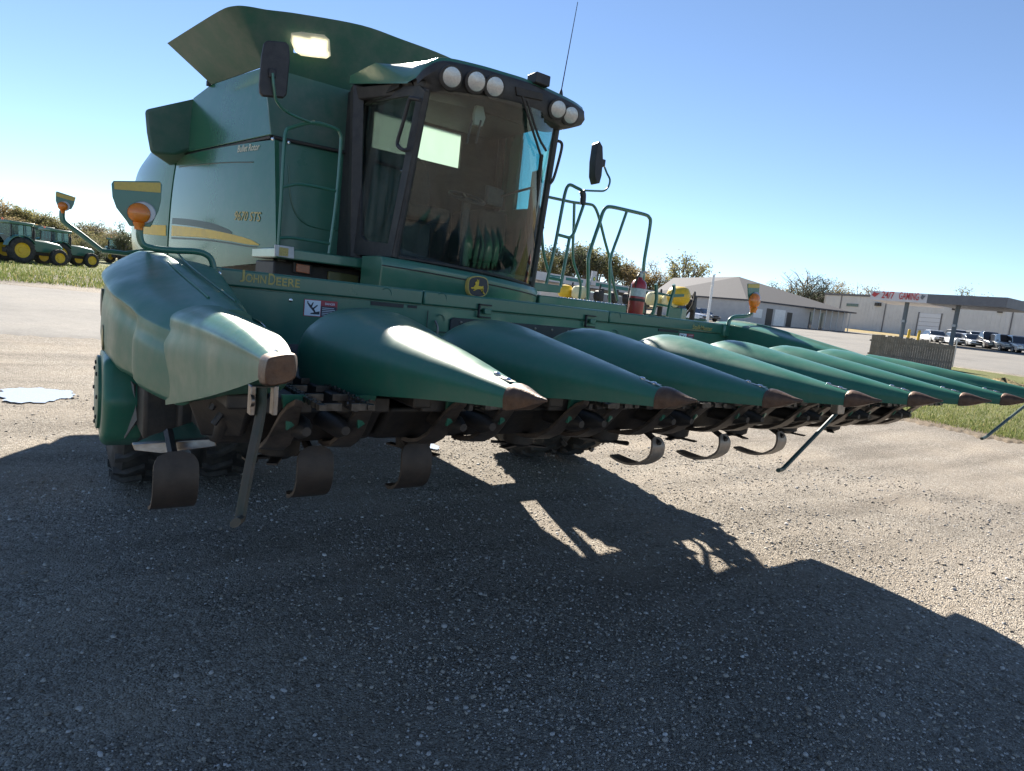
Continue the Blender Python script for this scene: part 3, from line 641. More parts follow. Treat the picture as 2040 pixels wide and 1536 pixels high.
# right platform with grab rails
PY = 6.45
pa, pb = P(552, 492, Y=PY), P(766, 527, Y=PY)
MB().span((pa.x, PY, pa.z-.10), (2.60, WY+.04, pa.z-.0)).build('platform', GREEN, CO, bevel=.012)
sg = MB().prism([P(548, 487, Y=PY-.02), P(586, 492, Y=PY-.02), P(586, 516, Y=PY-.02), P(548, 510, Y=PY-.02)], (0, .03, 0)).build('platform_end', GALV, CO, bevel=.004)
MB().prism([P(557, 492, Y=PY-.025), P(575, 495, Y=PY-.025), P(574, 511, Y=PY-.025), P(556, 509, Y=PY-.025)], (0, .003, 0)).build('platform_decal', mat('decal_yellow', (.50, .40, .12), .5, c2=(.25, .2, .07), nscale=80), sg)
MB().prism([P(586, 522, Y=6.7), P(622, 527, Y=6.7), P(621, 548, Y=6.7), P(585, 543, Y=6.7)], (0, .06, 0)).build('turn_light_housing', DARK, CO, bevel=.006)
MB().prism([P(591, 525, Y=6.68), P(618, 529, Y=6.68), P(617, 546, Y=6.68), P(590, 541, Y=6.68)], (0, .02, 0)).build('turn_light', mat('amber_dull', (.42, .12, .04), .25, c2=(.3, .08, .03), nscale=60), CO, bevel=.004)
MB().span((1.75, 6.75, 1.75), (2.65, 7.5, pa.z-.12)).build('step_box', BLACK, CO, bevel=.02)
MB().prism([P(655, 540, Y=6.7), P(715, 549, Y=6.7), P(714, 568, Y=6.7), P(654, 560, Y=6.7)], (0, .05, 0)).build('headlight', mat('lamp_dull', (.10, .105, .05), .2), CO, bevel=.006)
gr = MB().tube([P(553, 512, Y=PY+.1), P(560, 400, Y=PY+.1), P(566, 290, Y=PY+.1), P(570, 262, Y=PY+.1), P(580, 254, Y=PY+.1), P(625, 244, Y=PY+.1), P(668, 256, Y=PY+.1), P(678, 268, Y=PY+.1), P(679, 290, Y=PY+.1), P(670, 400, Y=PY+.1), P(656, 505, Y=PY+.1)], .017, 8, sm=4).build('grab_rail', GREEN, CO)
for pts in ([(562, 373), (600, 367), (668, 380)], [(557, 474), (585, 474), (660, 486)]):
    MB().tube([P(a, b, Y=PY+.1) for a, b in pts], .015, 8, sm=3).build('rail_rung', GREEN, gr)
# mirrors
def rrect(c, hx, hz, r, d, axis=(0, 1, 0), tilt=0):
    pts = []
    for sx, sz, a0 in ((1, 1, 0), (-1, 1, 90), (-1, -1, 180), (1, -1, 270)):
        for k in range(5):
            a = math.radians(a0+k*22.5); pts.append(V((sx*(hx-r)+r*math.cos(a), 0, sz*(hz-r)+r*math.sin(a))))
    R = Matrix.Rotation(tilt, 3, 'Y')
    return [V(c)+R @ p for p in pts], V((0, d, 0))
MY = 6.35
mp = [P(a, b, Y=MY) for a, b in [(527, 84), (534, 80), (570, 83), (577, 90), (578, 120), (572, 188), (566, 195), (524, 191), (518, 184), (517, 170), (522, 110)]]
mr_ = MB().prism(mp, (0, .05, 0)).build('mirror', DARK, CO, bevel=.012)
MB().tube([P(543, 146, Y=MY-.03), P(546, 175, Y=MY-.03), P(552, 203, Y=MY), P(575, 225, Y=MY+.08), P(622, 245, Y=PY+.1), P(650, 250, Y=PY+.1)], .013, 8, sm=5).build('mirror_arm', GREEN, CO)
MB().box(P(543, 146, Y=MY-.02), (.06, .03, .08)).build('mirror_clamp', DARK, mr_, bevel=.01)
ML = 6.3
mp = [P(a, b, Y=ML) for a, b in [(1191, 285), (1195, 281), (1201, 292), (1202, 320), (1199, 350), (1195, 365), (1189, 366), (1185, 350), (1186, 320)]]
ml_ = MB().prism(mp, (.02, .14, 0)).build('mirror', DARK, CO, bevel=.008)
MB().box(P(1200, 325, Y=ML+.05), (.06, .06, .09)).build('mirror_clamp', DARK, ml_, bevel=.01)
MB().tube([P(1204, 332, Y=ML+.05), P(1209, 345, Y=ML+.05), P(1215, 358, Y=ML), P(1212, 372, Y=ML), P(1203, 380, Y=ML), P(1190, 380.5, Y=ML), P(1164, 379.5, Y=ML)], .013, 8, sm=5).build('mirror_arm', GREEN, CO)
# ------------------------------------------------------------------ cab
AB, AT_ = P(787, 512, Y=5.9), P(851, 178, Y=5.58)
RB, RT = P(697, 512, Y=6.9), P(704, 168, Y=6.9)
LB, LT = P(1058, 572, Y=5.9), P(1110, 243, Y=5.58)
LRB, LRT = V((LB.x+.10, 6.9, LB.z)), V((LB.x+.06, 6.9, RT.z))
cab = MB().prism([V((AB.x+.03, 5.85, AB.z-.06)), V((LB.x-.03, 5.85, AB.z-.06)), V((LRB.x, 6.95, AB.z-.06)), V((RB.x, 6.95, AB.z-.06))], (0, 0, .05)).build('cab_floor', DARK, CO)
def bar(a, b, r, ma, n, par, fl=1.0): return MB().tube([a, b], r, 8, flat=fl).build(n, ma, par)
bar(AB, AT_, .034, DARK, 'cab_pillar', CO); bar(LB, LT, .038, DARK, 'cab_pillar', CO)
MB().prism([RB, RT, RT+V((.10, -.06, 0)), RB+V((.10, -.06, 0))], (.02, .14, 0)).build('cab_pillar', DARK, CO, bevel=.01)
# windscreen
def wedge(p, q, n=8): return [p.lerp(q, i/n) for i in range(n+1)]
la, lb_ = wedge(AB, AT_, 10), wedge(LB, LT, 10)
ws = MB()
g = []
for j in range(17):
    u = j/16; k = 1-(2*u-1)**2
    g.append([a.lerp(b, u)+V((0, -.30*k, -.02*k*(i/10-.5))) for i, (a, b) in enumerate(zip(la, lb_))])
ws.loft(g, close=False); wso = ws.build('windscreen', WSHIELD, CO, ang=80)
# windscreen seal, lower edge
MB().tube([r[0]+V((0, 0, .005)) for r in g], .016, 6).build('windscreen_seal', DARK, wso)
for r in (0, -1): MB().tube(g[r], .02, 6).build('windscreen_seal', DARK, wso)
# right door: frame and glass
dA = [AB+V((-.02, .03, .0)), AT_+V((-.02, .03, 0)), RT+V((.05, -.08, 0)), RB+V((.05, -.08, 0))]
dn = (dA[1]-dA[0]).cross(dA[3]-dA[0]).normalized()
dn = dn if dn.x < 0 else -dn
def D(px, py, off=0.0): return P(px, py, pl=(dA[0]+dn*off, dn))
inner = [D(776, 486), D(832, 200), D(820, 192), D(727, 205), D(722, 218), D(722, 470), D(732, 480)]
outer = [D(783, 512), D(850, 182), D(840, 172), D(712, 178), D(706, 190), D(705, 500), D(715, 508)]
door = MB().loft([[p+dn*.02 for p in outer], [p+dn*.02 for p in inner], [p-dn*.03 for p in inner], [p-dn*.03 for p in outer], [p+dn*.02 for p in outer]], caps=False)
do_ = door.build('cab_door', DARK, CO, bevel=.004)
MB().prism([p-dn*.005 for p in inner], dn*.004).build('door_glass', SIDEGL, do_)
MB().tube([D(838, 199, .05), D(822, 196, .09), D(815, 200, .10), D(803, 245, .10), D(792, 282, .10), D(795, 293, .10), D(806, 299, .09), D(816, 297, .05)], .018, 8, sm=4).build('door_handle', DARK, do_)
# left side glass, seen through the windscreen
lq = [LB+V((.02, .04, .02)), LT+V((.02, .04, 0)), LRT, LRB+V((0, 0, .02))]
MB().prism([lq[0], lq[1], lq[1].lerp(lq[2], .92), lq[0].lerp(lq[3], .92)], (.005, 0, 0)).build('side_window', glass('left_glass', (.50, .90, .88), .6), CO)
MB().prism([lq[0].lerp(lq[3], .66), lq[1].lerp(lq[2], .60), LRT+V((.03, .05, 0)), LRB+V((.03, .05, 0))], (.03, 0, 0)).build('rear_quarter', mat('quarter_trim', (.10, .13, .115), .6), CO, bevel=.02)
MB().prism([lq[0]+V((.012, .02, 0)), lq[0].lerp(lq[1], .5)+V((.012, .02, 0)), lq[3].lerp(lq[2], .48), lq[3]], (.02, 0, 0)).build('side_lower_panel', mat('quarter_trim', (.10, .13, .115), .6), CO, bevel=.01)
bar(LRB+V((0, 0, .0)), LRT, .05, DARK, 'cab_pillar', CO)
# cab rear wall around its window
z0, z1 = AB.z, RT.z+.06; ry = 6.95; xa, xb = RB.x+.06, LRB.x-.02
for a_, b_ in (((xa, z0), (wx0, z1)), ((wx1, z0), (xb, z1)), ((wx0, wz1), (wx1, z1)), ((wx0, z0), (wx1, wz0))):
    MB().span((a_[0], ry, a_[1]), (b_[0], ry+.04, b_[1])).build('cab_rear_wall', CABIN, CO)
MB().prism(rrect((( wx0+wx1)/2, ry+.045, (wz0+wz1)/2), (wx1-wx0)/2+.02, (wz1-wz0)/2+.02, .05, .008)[0], (0, .008, 0)).build('rear_window', PALE, CO)
MB().span((xa-.02, 6.99, z0-.3), (xa+.04, WY+.04, z1)).build('cab_rear_filler', DARK, CO)
# roof and visor as sections along X
RT_T = [(832, 150, 5.62), (850, 131, 5.52), (886, 116, 5.44), (950, 128, 5.36), (1010, 145, 5.32), (1060, 161, 5.32), (1115, 186, 5.36), (1150, 204, 5.42), (1166, 216, 5.50)]
RT_B = [(834, 160), (851, 181), (890, 189), (950, 197), (1000, 207), (1050, 222), (1105, 247), (1128, 256), (1158, 250)]
def vis_ring(a, b):
    y = a[2]; t = P(a[0], a[1], Y=y); bt = P(b[0], b[1], Y=y+.06)
    bk = 5.80
    pts = [V((t.x, y+.05, t.z)), V((t.x, y+.008, t.z-.03)), V((t.x, y, t.z-.09)), V((bt.x, y+.02, bt.z+.05)), V((bt.x, y+.055, bt.z+.006)), V((bt.x, y+.10, bt.z)), V((bt.x, bk, bt.z+.01)), V((t.x, bk, t.z))]
    return pts
vr = [vis_ring(a, b) for a, b in zip(RT_T, RT_B)]
gv = [crv([r[j] for r in vr], 4) for j in range(8)]
vis = MB().loft([[gv[j][i] for j in range(8)] for i in range(len(gv[0]))]).build('roof_visor', DARK, CO, ang=45, bevel=.01)
rf = []; ZM = P(775, 137, Y=6.4).z; ZR = P(714, 158, Y=7.0).z
for a in RT_T:
    t = P(a[0], a[1], Y=a[2]); c = 1-((t.x-CXC)/1.05)**2
    rf.append([V((t.x, a[2]+.03, t.z-.015)), V((t.x, a[2]+.05, t.z+.018)), V((t.x, a[2]+.30, t.z+.035+.03*c)), V((t.x-.10*(1-(t.x-2.5)/1.9), 6.4, ZM+.05*c)), V((t.x-.14*(1-(t.x-2.5)/1.9), 7.0, ZR+.03*c)), V((t.x-.14*(1-(t.x-2.5)/1.9), 7.0, ZR-.07)), V((t.x, 5.82, min(t.z-.03, ZM-.1))), V((t.x, 5.82, t.z-.02))])
gv = [crv([r[j] for r in rf], 4) for j in range(8)]
roof = MB().loft([[gv[j][i] for j in range(8)] for i in range(len(gv[0]))]).build('cab_roof', GREEN, CO, ang=45, bevel=.012)
# side skirt of the roof over the door
MB().prism([P(836, 160, Y=5.75), P(850, 184, Y=5.70), P(706, 198, Y=6.95), P(703, 174, Y=6.95)], (.05, .05, 0)).build('roof_skirt', DARK, CO, bevel=.01)
MB().span((RT.x+.14, 6.05, RT.z-.16), (LRT.x-.10, 6.94, RT.z-.11)).build('headliner', CABIN, CO)
LAX = V((-.22, -1, -.30))
# work lights
for px, py, rx in ((901, 153, 16.5), (950, 162, 15.5), (987, 172, 15), (1113, 217, 12.5), (1138, 229, 12)):
    j = min(range(len(RT_T)), key=lambda i: abs(RT_T[i][0]-px)); y = lin(px, [a[0] for a in RT_T], [a[2] for a in RT_T])
    c = P(px, py, Y=y-.05); r_ = (P(px+rx, py, Y=y)-P(px, py, Y=y)).length
    hs = MB().lathe(c+V((0, .035, 0)), LAX, [(0, r_*1.22), (.03, r_*1.2), (.034, r_*1.05)], 24).build('work_light', BLACK, vis)
    MB().lathe(c+V((0, .012, 0)), LAX, [(0, r_), (.014, r_*.96), (.022, r_*.6), (.026, 0)], 24).build('light_lens', LENS, hs)
bx = MB().box(P(1073, 161, Y=5.38), (.17, .16, .10)).build('roof_bracket', DARK, CO, bevel=.01)
MB().prism([P(1028, 172, Y=5.30), P(1082, 186, Y=5.30), P(1082, 200, Y=5.31), P(1030, 190, Y=5.31)], (0, .03, 0)).build('visor_recess', BLACK, vis, bevel=.004)
# wipers
for a, b, c in (((1040, 190), (1062, 262), (1078, 312)), ((1050, 200), (1072, 270), (1088, 300))):
    MB().tube([P(*a, Y=5.27), P(*b, Y=5.30), P(*c, Y=5.42)], .012, 6, sm=3).build('wiper_arm', BLACK, CO)
MB().tube([P(1079, 308, Y=5.45), P(1066, 420, Y=5.66), P(1052, 520, Y=5.78)], .022, 6, sm=3).build('wiper_blade', BLACK, CO)
MB().tube([P(1107, 280, Y=5.62), P(1118, 284, Y=5.60), P(1118, 300, Y=5.60), P(1104, 352, Y=5.60), P(1096, 366, Y=5.62)], .016, 8, sm=4).build('grab_handle', DARK, CO)
MB().tube([P(1092, 385, Y=5.7), P(1088, 410, Y=5.72), P(1081, 440, Y=5.74), P(1084, 455, Y=5.74)], .006, 6, sm=4).build('cable', DARK, CO)
# cab base with emblem
bs = []
for i in range(13):
    u = i/12; k = 1-(2*u-1)**2; x = AB.x-.14+u*(LB.x-AB.x+.22); y = 5.92-.34*k**.8
    z = AB.z+(LB.z-AB.z)*u
    bs.append([V((x, y+.06, z-.005)), V((x, y-.02, z-.012)), V((x, y-.045, z-.05)), V((x, y-.04, z-.12)), V((x, y+.0, z-.42)), V((x, y+.05, z-.50)), V((x, 6.4, z-.5)), V((x, 6.4, z-.005))])
base = MB().loft(bs).build('cab_base', GREEN, CO, ang=45, bevel=.01)
MB().tube([r[2]+V((0, -.003, -.045)) for r in bs], .006, 6).build('base_crease', DARK, base)
EY = 5.50
def E(px, py, o=0): return P(px, py, Y=EY-o)
em_o = [E(a, b) for a, b in [(938, 553), (952, 550), (966, 553), (972, 560), (972.5, 578), (966, 589), (952, 592), (938, 588), (933, 578), (933, 562)]]
em = MB().prism(crv(em_o, 4, True), (0, .06, 0)).build('emblem', GOLD, base)
em_c = sum(em_o, V((0, 0, 0)))/len(em_o)
MB().prism(crv([em_c+(p-em_c)*.91+V((0, -.004, 0)) for p in em_o], 4, True), (0, .003, 0)).build('emblem_field', mat('emblem_navy', (.018, .018, .026), .4), em)
def dz(x, y): return E(680+x/3.643, 380+y/3.643, .008)
deer = MB()
for pl_ in ([(962, 695), (975, 680), (990, 690), (1020, 695), (1030, 690), (1032, 712), (1020, 722), (1000, 714), (975, 716), (960, 712)],
            [(975, 685), (972, 664), (985, 655), (1000, 664), (996, 690)], [(984, 660), (986, 640), (992, 655), (1000, 642), (999, 664)],
            [(962, 700), (943, 700), (942, 708), (952, 714), (955, 708), (968, 712)], [(975, 712), (958, 722), (962, 727), (985, 716)],
            [(1018, 712), (1032, 712), (1028, 728), (1042, 750), (1036, 752), (1020, 735)], [(1008, 714), (1020, 716), (1030, 740), (1024, 742)]):
    deer.prism([dz(*p) for p in pl_], (0, -.002, 0))
deer.build('emblem_deer', YELLOW, em, smooth=False)
MB().span((LB.x+.02, 5.95, LB.z-.48), (LB.x+.12, 7.3, LB.z-.02)).build('cab_skirt', GREEN, CO)
# inside the cab
sx, sy = CXC-.30, 6.45
st = MB().box((sx, sy, AB.z+.52), (.52, .5, .14)).build('operator_seat', SEATM, CO, bevel=.05, seg=3)
MB().loft([[V((sx-ww, sy+.24+dy, AB.z+.55+z)), V((sx+ww, sy+.24+dy, AB.z+.55+z)), V((sx+ww, sy+.36+dy, AB.z+.55+z)), V((sx-ww, sy+.36+dy, AB.z+.55+z))] for z, ww, dy in ((0, .24, 0), (.3, .26, .02), (.5, .22, .05), (.62, .12, .07))]).build('seat_back', SEATM, st, bevel=.04, seg=3)
MB().box((sx, sy+.2, AB.z+.25), (.36, .36, .4)).build('seat_pedestal', DARK, st, bevel=.03)
MB().box((sx-.04, sy+.22, AB.z+.80), (.06, .03, .05)).build('seat_badge', YELLOW, st, bevel=.01)
wc_ = V((sx+.34, 6.05, AB.z+.72)); ax = V((0, -.35, .94)).normalized(); u = ax.orthogonal().normalized(); v2 = ax.cross(u)
sw = MB().tube([wc_+(u*math.cos(a)+v2*math.sin(a))*.19 for a in np.linspace(0, 2*math.pi, 29)], .016, 8).build('steering_wheel', DARK, CO)
for a in (0.5, 2.6, 4.7): MB().tube([wc_, wc_+(u*math.cos(a)+v2*math.sin(a))*.19], .012, 6).build('wheel_spoke', DARK, sw)
MB().tube([wc_, wc_+V((0, .02, -.35)), wc_+V((0, -.08, -.72))], .05, 8).build('steering_column', DARK, CO)
MB().box((CXC+.42, 6.4, AB.z+.38), (.34, .7, .55)).build('armrest_console', CABIN, CO, bevel=.04)
mo = MB().box((CXC+.34, 6.0, AB.z+.78), (.26, .05, .2), R=Matrix.Rotation(.3, 3, 'Z')).build('monitor', DARK, CO, bevel=.015)
MB().tube([V((CXC+.36, 6.03, AB.z+.76)), V((CXC+.55, 5.98, AB.z+.86)), V((LB.x-.06, 5.85, AB.z+.98))], .014, 6).build('monitor_arm', DARK, CO)
hg = MB().prism([P(951, 205, Y=5.62), P(962, 205, Y=5.62), P(968, 235, Y=5.62), P(962, 252, Y=5.62), P(945, 248, Y=5.62), P(946, 225, Y=5.62)], (0, .05, 0)).build('hanging_display', mat('grey_plastic', (.32, .32, .30), .6), CO, bevel=.008)
for px in (935, 953): MB().tube([P(px+5, 240, Y=5.62), P(px, 262, Y=5.62), P(px-5, 285, Y=5.62)], .011, 6).build('display_strap', DARK, hg)
MB().prism([P(1068, 340, Y=5.95), P(1082, 335, Y=5.9), P(1062, 560, Y=5.93), P(1042, 556, Y=5.98)], (.02, .1, 0)).build('side_blind', mat('brown_trim', (.05, .045, .035), .8), CO)
# ------------------------------------------------------------------ left side: platform, rails
def Q(x, y, Y): return P(1050+x/4.518, 360+y/4.518, Y=Y)
def rail(pts, Y, name='hand_rail', r=.020, sm=4, parent=None): return MB().tube([Q(a, b, Y) for a, b in pts], r, 8, sm=sm).build(name, GREEN, parent or CO)
h1 = rail([(160, 985), (240, 640), (320, 220), (340, 120), (362, 55), (392, 38), (440, 60), (490, 88), (512, 125), (512, 200), (470, 330), (425, 460), (400, 500), (380, 512), (330, 500), (278, 486)], 6.1)
rail([(382, 512), (345, 720), (300, 960)], 6.1, 'rail_post', parent=h1); rail([(195, 872), (305, 892)], 6.1, 'rail_rung', parent=h1)
MB().tube([Q(492, 90, 6.09), Q(505, 130, 6.09), Q(500, 215, 6.09)], .036, 8, sm=4).build('rail_pad', DARK, h1)
h2 = rail([(185, 145), (300, 170), (420, 195), (560, 212), (600, 228), (630, 280), (660, 380), (700, 540), (740, 690), (762, 850), (815, 1080)], 7.0)
rail([(425, 198), (420, 400), (413, 690), (450, 830), (482, 930), (470, 1070)], 7.0, 'rail_post', parent=h2)
rail([(125, 380), (135, 520), (150, 660), (190, 820)], 6.6, 'hand_rail')
h3 = rail([(545, 1085), (550, 860), (552, 700), (590, 560), (650, 385), (680, 290), (710, 245), (760, 236), (900, 266), (1060, 305), (1098, 330), (1110, 375), (1085, 540), (1050, 760), (1042, 1000), (1040, 1190)], 6.35, r=.024)
rail([(898, 272), (830, 470), (752, 700), (745, 900), (742, 1110)], 6.35, 'rail_post', r=.02, parent=h3)
pz = Q(60, 960, 6.0).z
MB().prism([Q(10, 905, 6.0), Q(310, 945, 6.0), Q(300, 1012, 6.0), Q(5, 985, 6.0)], (0, .5, 0)).build('platform', GREEN, CO, bevel=.01)
t0, t1 = Q(300, 1035, 5.9), Q(900, 1135, 5.9)
pf = MB().prism([V((t0.x-.3, 5.9, t0.z-.02)), V((t1.x, 5.9, t0.z-.02)), V((t1.x, 5.9, t0.z-.12)), V((t0.x-.3, 5.9, t0.z-.12))], (0, 1.3, 0)).build('platform', GREEN, CO, bevel=.012)
for i in range(22):
    xx = t0.x+(t1.x-t0.x)*(i+.3*(i % 3 == 0))/22
    MB().lathe((xx, 5.93, t0.z-.021), (0, 0, 1), [(0, .016), (.006, .015), (.010, .008), (.011, 0)], 8).build('sun_glint_stud', CHROME, pf)  # bright dots standing in for sun glints through the tread holes
MB().span((LB.x+.1, 5.97, LB.z-.5), (LB.x+.5, 6.2, t0.z-.14)).build('platform_bracket', BLACK, CO)
for pts in ([(1160, 930), (1165, 1060), (1130, 1210)], [(1320, 935), (1322, 990), (1290, 1090), (1262, 1225)]):
    MB().tube([Q(a, b, 5.05) for a, b in pts], .036, 6, sm=3, flat=.6).build('ladder_stile', GREEN, CO)
for y in (1010, 1110): MB().tube([Q(1150, y, 5.06), Q(1305, y+25, 5.06)], .014, 6).build('ladder_step', GREEN, CO)
ldr = MB().tube([(5.45, 5.95, 2.05), (5.85, 5.9, .95)], .03, 6).tube([(5.45, 6.5, 2.05), (5.85, 6.5, .95)], .03, 6).build('hidden_ladder', GREEN, CO)
for k in range(5):
    u = (k+.4)/5; MB().box((5.45+.4*u, 6.22, 2.05-1.1*u), (.24, .56, .035)).build('ladder_step', GREEN, ldr, bevel=.004)
MB().tube([(5.2, 5.95, 2.0), (5.9, 6.05, 1.6), (6.0, 6.3, 1.5)], .03, 6, sm=3).build('ladder_linkage', GREEN, CO)
shade_ladder = MB().tube([(5.95, 5.6, 2.0), (6.35, 5.6, .9)], .03, 6).tube([(5.95, 6.15, 2.0), (6.35, 6.15, .9)], .03, 6).build('hidden_ladder', GREEN, CO)  # extra ladder out of view, added so its bars shade the ground
for k in range(5):
    u = (k+.4)/5; MB().box((5.95+.4*u, 5.88, 2.0-1.1*u), (.22, .56, .035)).build('ladder_step', GREEN, shade_ladder, bevel=.004)
MB().span((5.2, 5.75, 1.93), (6.05, 6.2, 1.99)).build('landing', GREEN, CO, bevel=.006)
# antenna
MB().tube([P(1118, 182, Y=6.3), P(1151, 4, Y=6.3)], .006, 6, rad=[.007, .004]).build('antenna', DARK, CO)
MB().lathe(P(1118, 182, Y=6.3)-V((0, 0, .06)), (0, 0, 1), [(0, .03), (.05, .02), (.08, .01)], 10).build('antenna_base', DARK, CO)
# ------------------------------------------------------------------ wheels, axle, feeder house
def tyre_mesh(R, W, lugs=22):
    mb = MB(); prof = [(-W/2+.05, R*.56), (-W/2+.005, R*.62), (-W/2, R*.78), (-W/2+.03, R*.90), (-W/2+.07, R*.95), (0, R*.955), (W/2-.07, R*.95), (W/2-.03, R*.90), (W/2, R*.78), (W/2-.005, R*.62), (W/2-.05, R*.56)]
    mb.lathe((0, 0, 0), (1, 0, 0), prof, 48, False)
    for i in range(lugs):
        for s_ in (-1, 1):
            a = 2*math.pi*(i+.25*s_)/lugs; pr = []
            for x, da, r0 in ((.01, 0, R*.95), (W*.3, .12, R*.95), (W*.485, .20, R*.90)):
                for dd in (-.030, .030):
                    an = a+da+dd
                    for rr in (r0-.01, r0+R*.05): pr.append(V((s_*x, rr*math.cos(an), rr*math.sin(an))))
            vs = pr; fs = []
            for k in (0, 4):
                fs += [(k, k+4, k+5, k+1), (k+2, k+3, k+7, k+6), (k+1, k+5, k+7, k+3), (k, k+2, k+6, k+4)]
            fs += [(0, 1, 3, 2), (8, 10, 11, 9)]
            mb.add(vs, fs)
    return mb
def wheel_at(c, R, W, parent, outer=-1):
    o = MB(); o.v = []; t = tyre_mesh(R, W); t.v = [p+V(c) for p in t.v]
    w_ = t.build('wheel', RUBBER, parent, ang=40)
    MB().lathe(c, (outer, 0, 0), [(-W*.3, R*.58), (W*.40, R*.60), (W*.42, R*.56), (W*.30, R*.52), (W*.12, R*.42), (W*.12, R*.2), (W*.2, R*.18), (W*.2, 0)], 36).build('rim', YELLOW, w_)
    return w_
AXY, TR = 7.1, .96
for x, o in ((.66, -1), (1.40, -1), (5.42, 1), (6.12, 1)): wheel_at((x, AXY, TR), TR, .50, CO, o)
for x, o in ((2.3, -1), (4.6, 1)): wheel_at((x, 11.3, .66), .66, .42, CO, o)
MB().tube([(1.0, AXY, .95), (5.9, AXY, .95)], .17, 12).build('front_axle', BLACK, CO)
MB().tube([(2.3, 11.3, .75), (4.6, 11.3, .75)], .1, 10).build('rear_axle', BLACK, CO)
MB().hexa([V(p) for p in [(2.85, 5.1, 1.22), (4.05, 5.1, 1.22), (4.05, 7.4, 1.5), (2.85, 7.4, 1.5), (2.85, 5.1, 1.9), (4.05, 5.1, 1.9), (4.05, 7.4, 2.2), (2.85, 7.4, 2.2)]]).build('feeder_house', GREEN, CO, bevel=.02)
for x in (2.7, 4.2): MB().tube([(x, 5.3, 1.3), (x, 7.1, .9)], .06, 10).build('lift_cylinder', STEEL, CO)
MB().tube([(4.95, 6.9, .95), (4.62, 6.0, 1.75)], .07, 8).build('shadow_strut', BLACK, CO)  # unseen bar added to break up the sunlit wedge on the ground
MB().span((4.42, 6.5, .7), (4.52, 7.0, 1.7)).build('shadow_plate', BLACK, CO)  # unseen plate added to split the same sunlit wedge into slots
MB().span((1.8, 7.45, 1.2), (2.6, 8.6, 2.1)).build('fuel_tank', BLACK, CO, bevel=.05)
# ------------------------------------------------------------------ fire extinguisher
fp = P(1270, 622, Y=5.95)
fe = thing('fire_extinguisher', 'red fire extinguisher with a white label clamped to the combine handrail', 'extinguisher', fp)
c0, c1 = P(1265, 622, Y=5.95), P(1274, 562, Y=5.95); up_ = (c1-c0).normalized(); L_ = (c1-c0).length; r_ = (P(1277, 600, Y=5.95)-P(1255, 598, Y=5.95)).length/2
MB().lathe(c0-up_*.06, up_, [(0, r_*.9), (.02, r_), (L_+.02, r_), (L_+.07, r_*.8), (L_+.10, r_*.35), (L_+.13, r_*.3)], 24).build('cylinder', RED, fe, ang=50)
MB().lathe(c0+up_*L_*.52, up_, [(0, r_*1.01), (L_*.26, r_*1.01)], 24).build('paper_label', mat('label_paper', (.62, .60, .60), .7, c2=(.42, .40, .42), nscale=30), fe)
MB().lathe(c0+up_*L_*.36, up_, [(0, r_*1.06), (.035, r_*1.06)], 24).build('clamp_band', BLACK, fe)
hb = c1+up_*.06
MB().lathe(hb, up_, [(0, r_*.35), (.05, r_*.4), (.06, r_*.2)], 10).build('valve', GALV, fe)
MB().tube([hb+up_*.06-V((.02, 0, 0)), hb+up_*.075+V((.05, 0, .005)), hb+up_*.08+V((.11, 0, -.01))], .012, 6).build('lever', GALV, fe)
MB().tube([hb+up_*.03, hb+V((-.06, -.02, .02)), hb+V((-.09, -.03, -.06)), hb+V((-.085, -.03, -.2)), hb+V((-.08, -.03, -.34))], .012, 6, sm=4).build('hose', BLACK, fe)
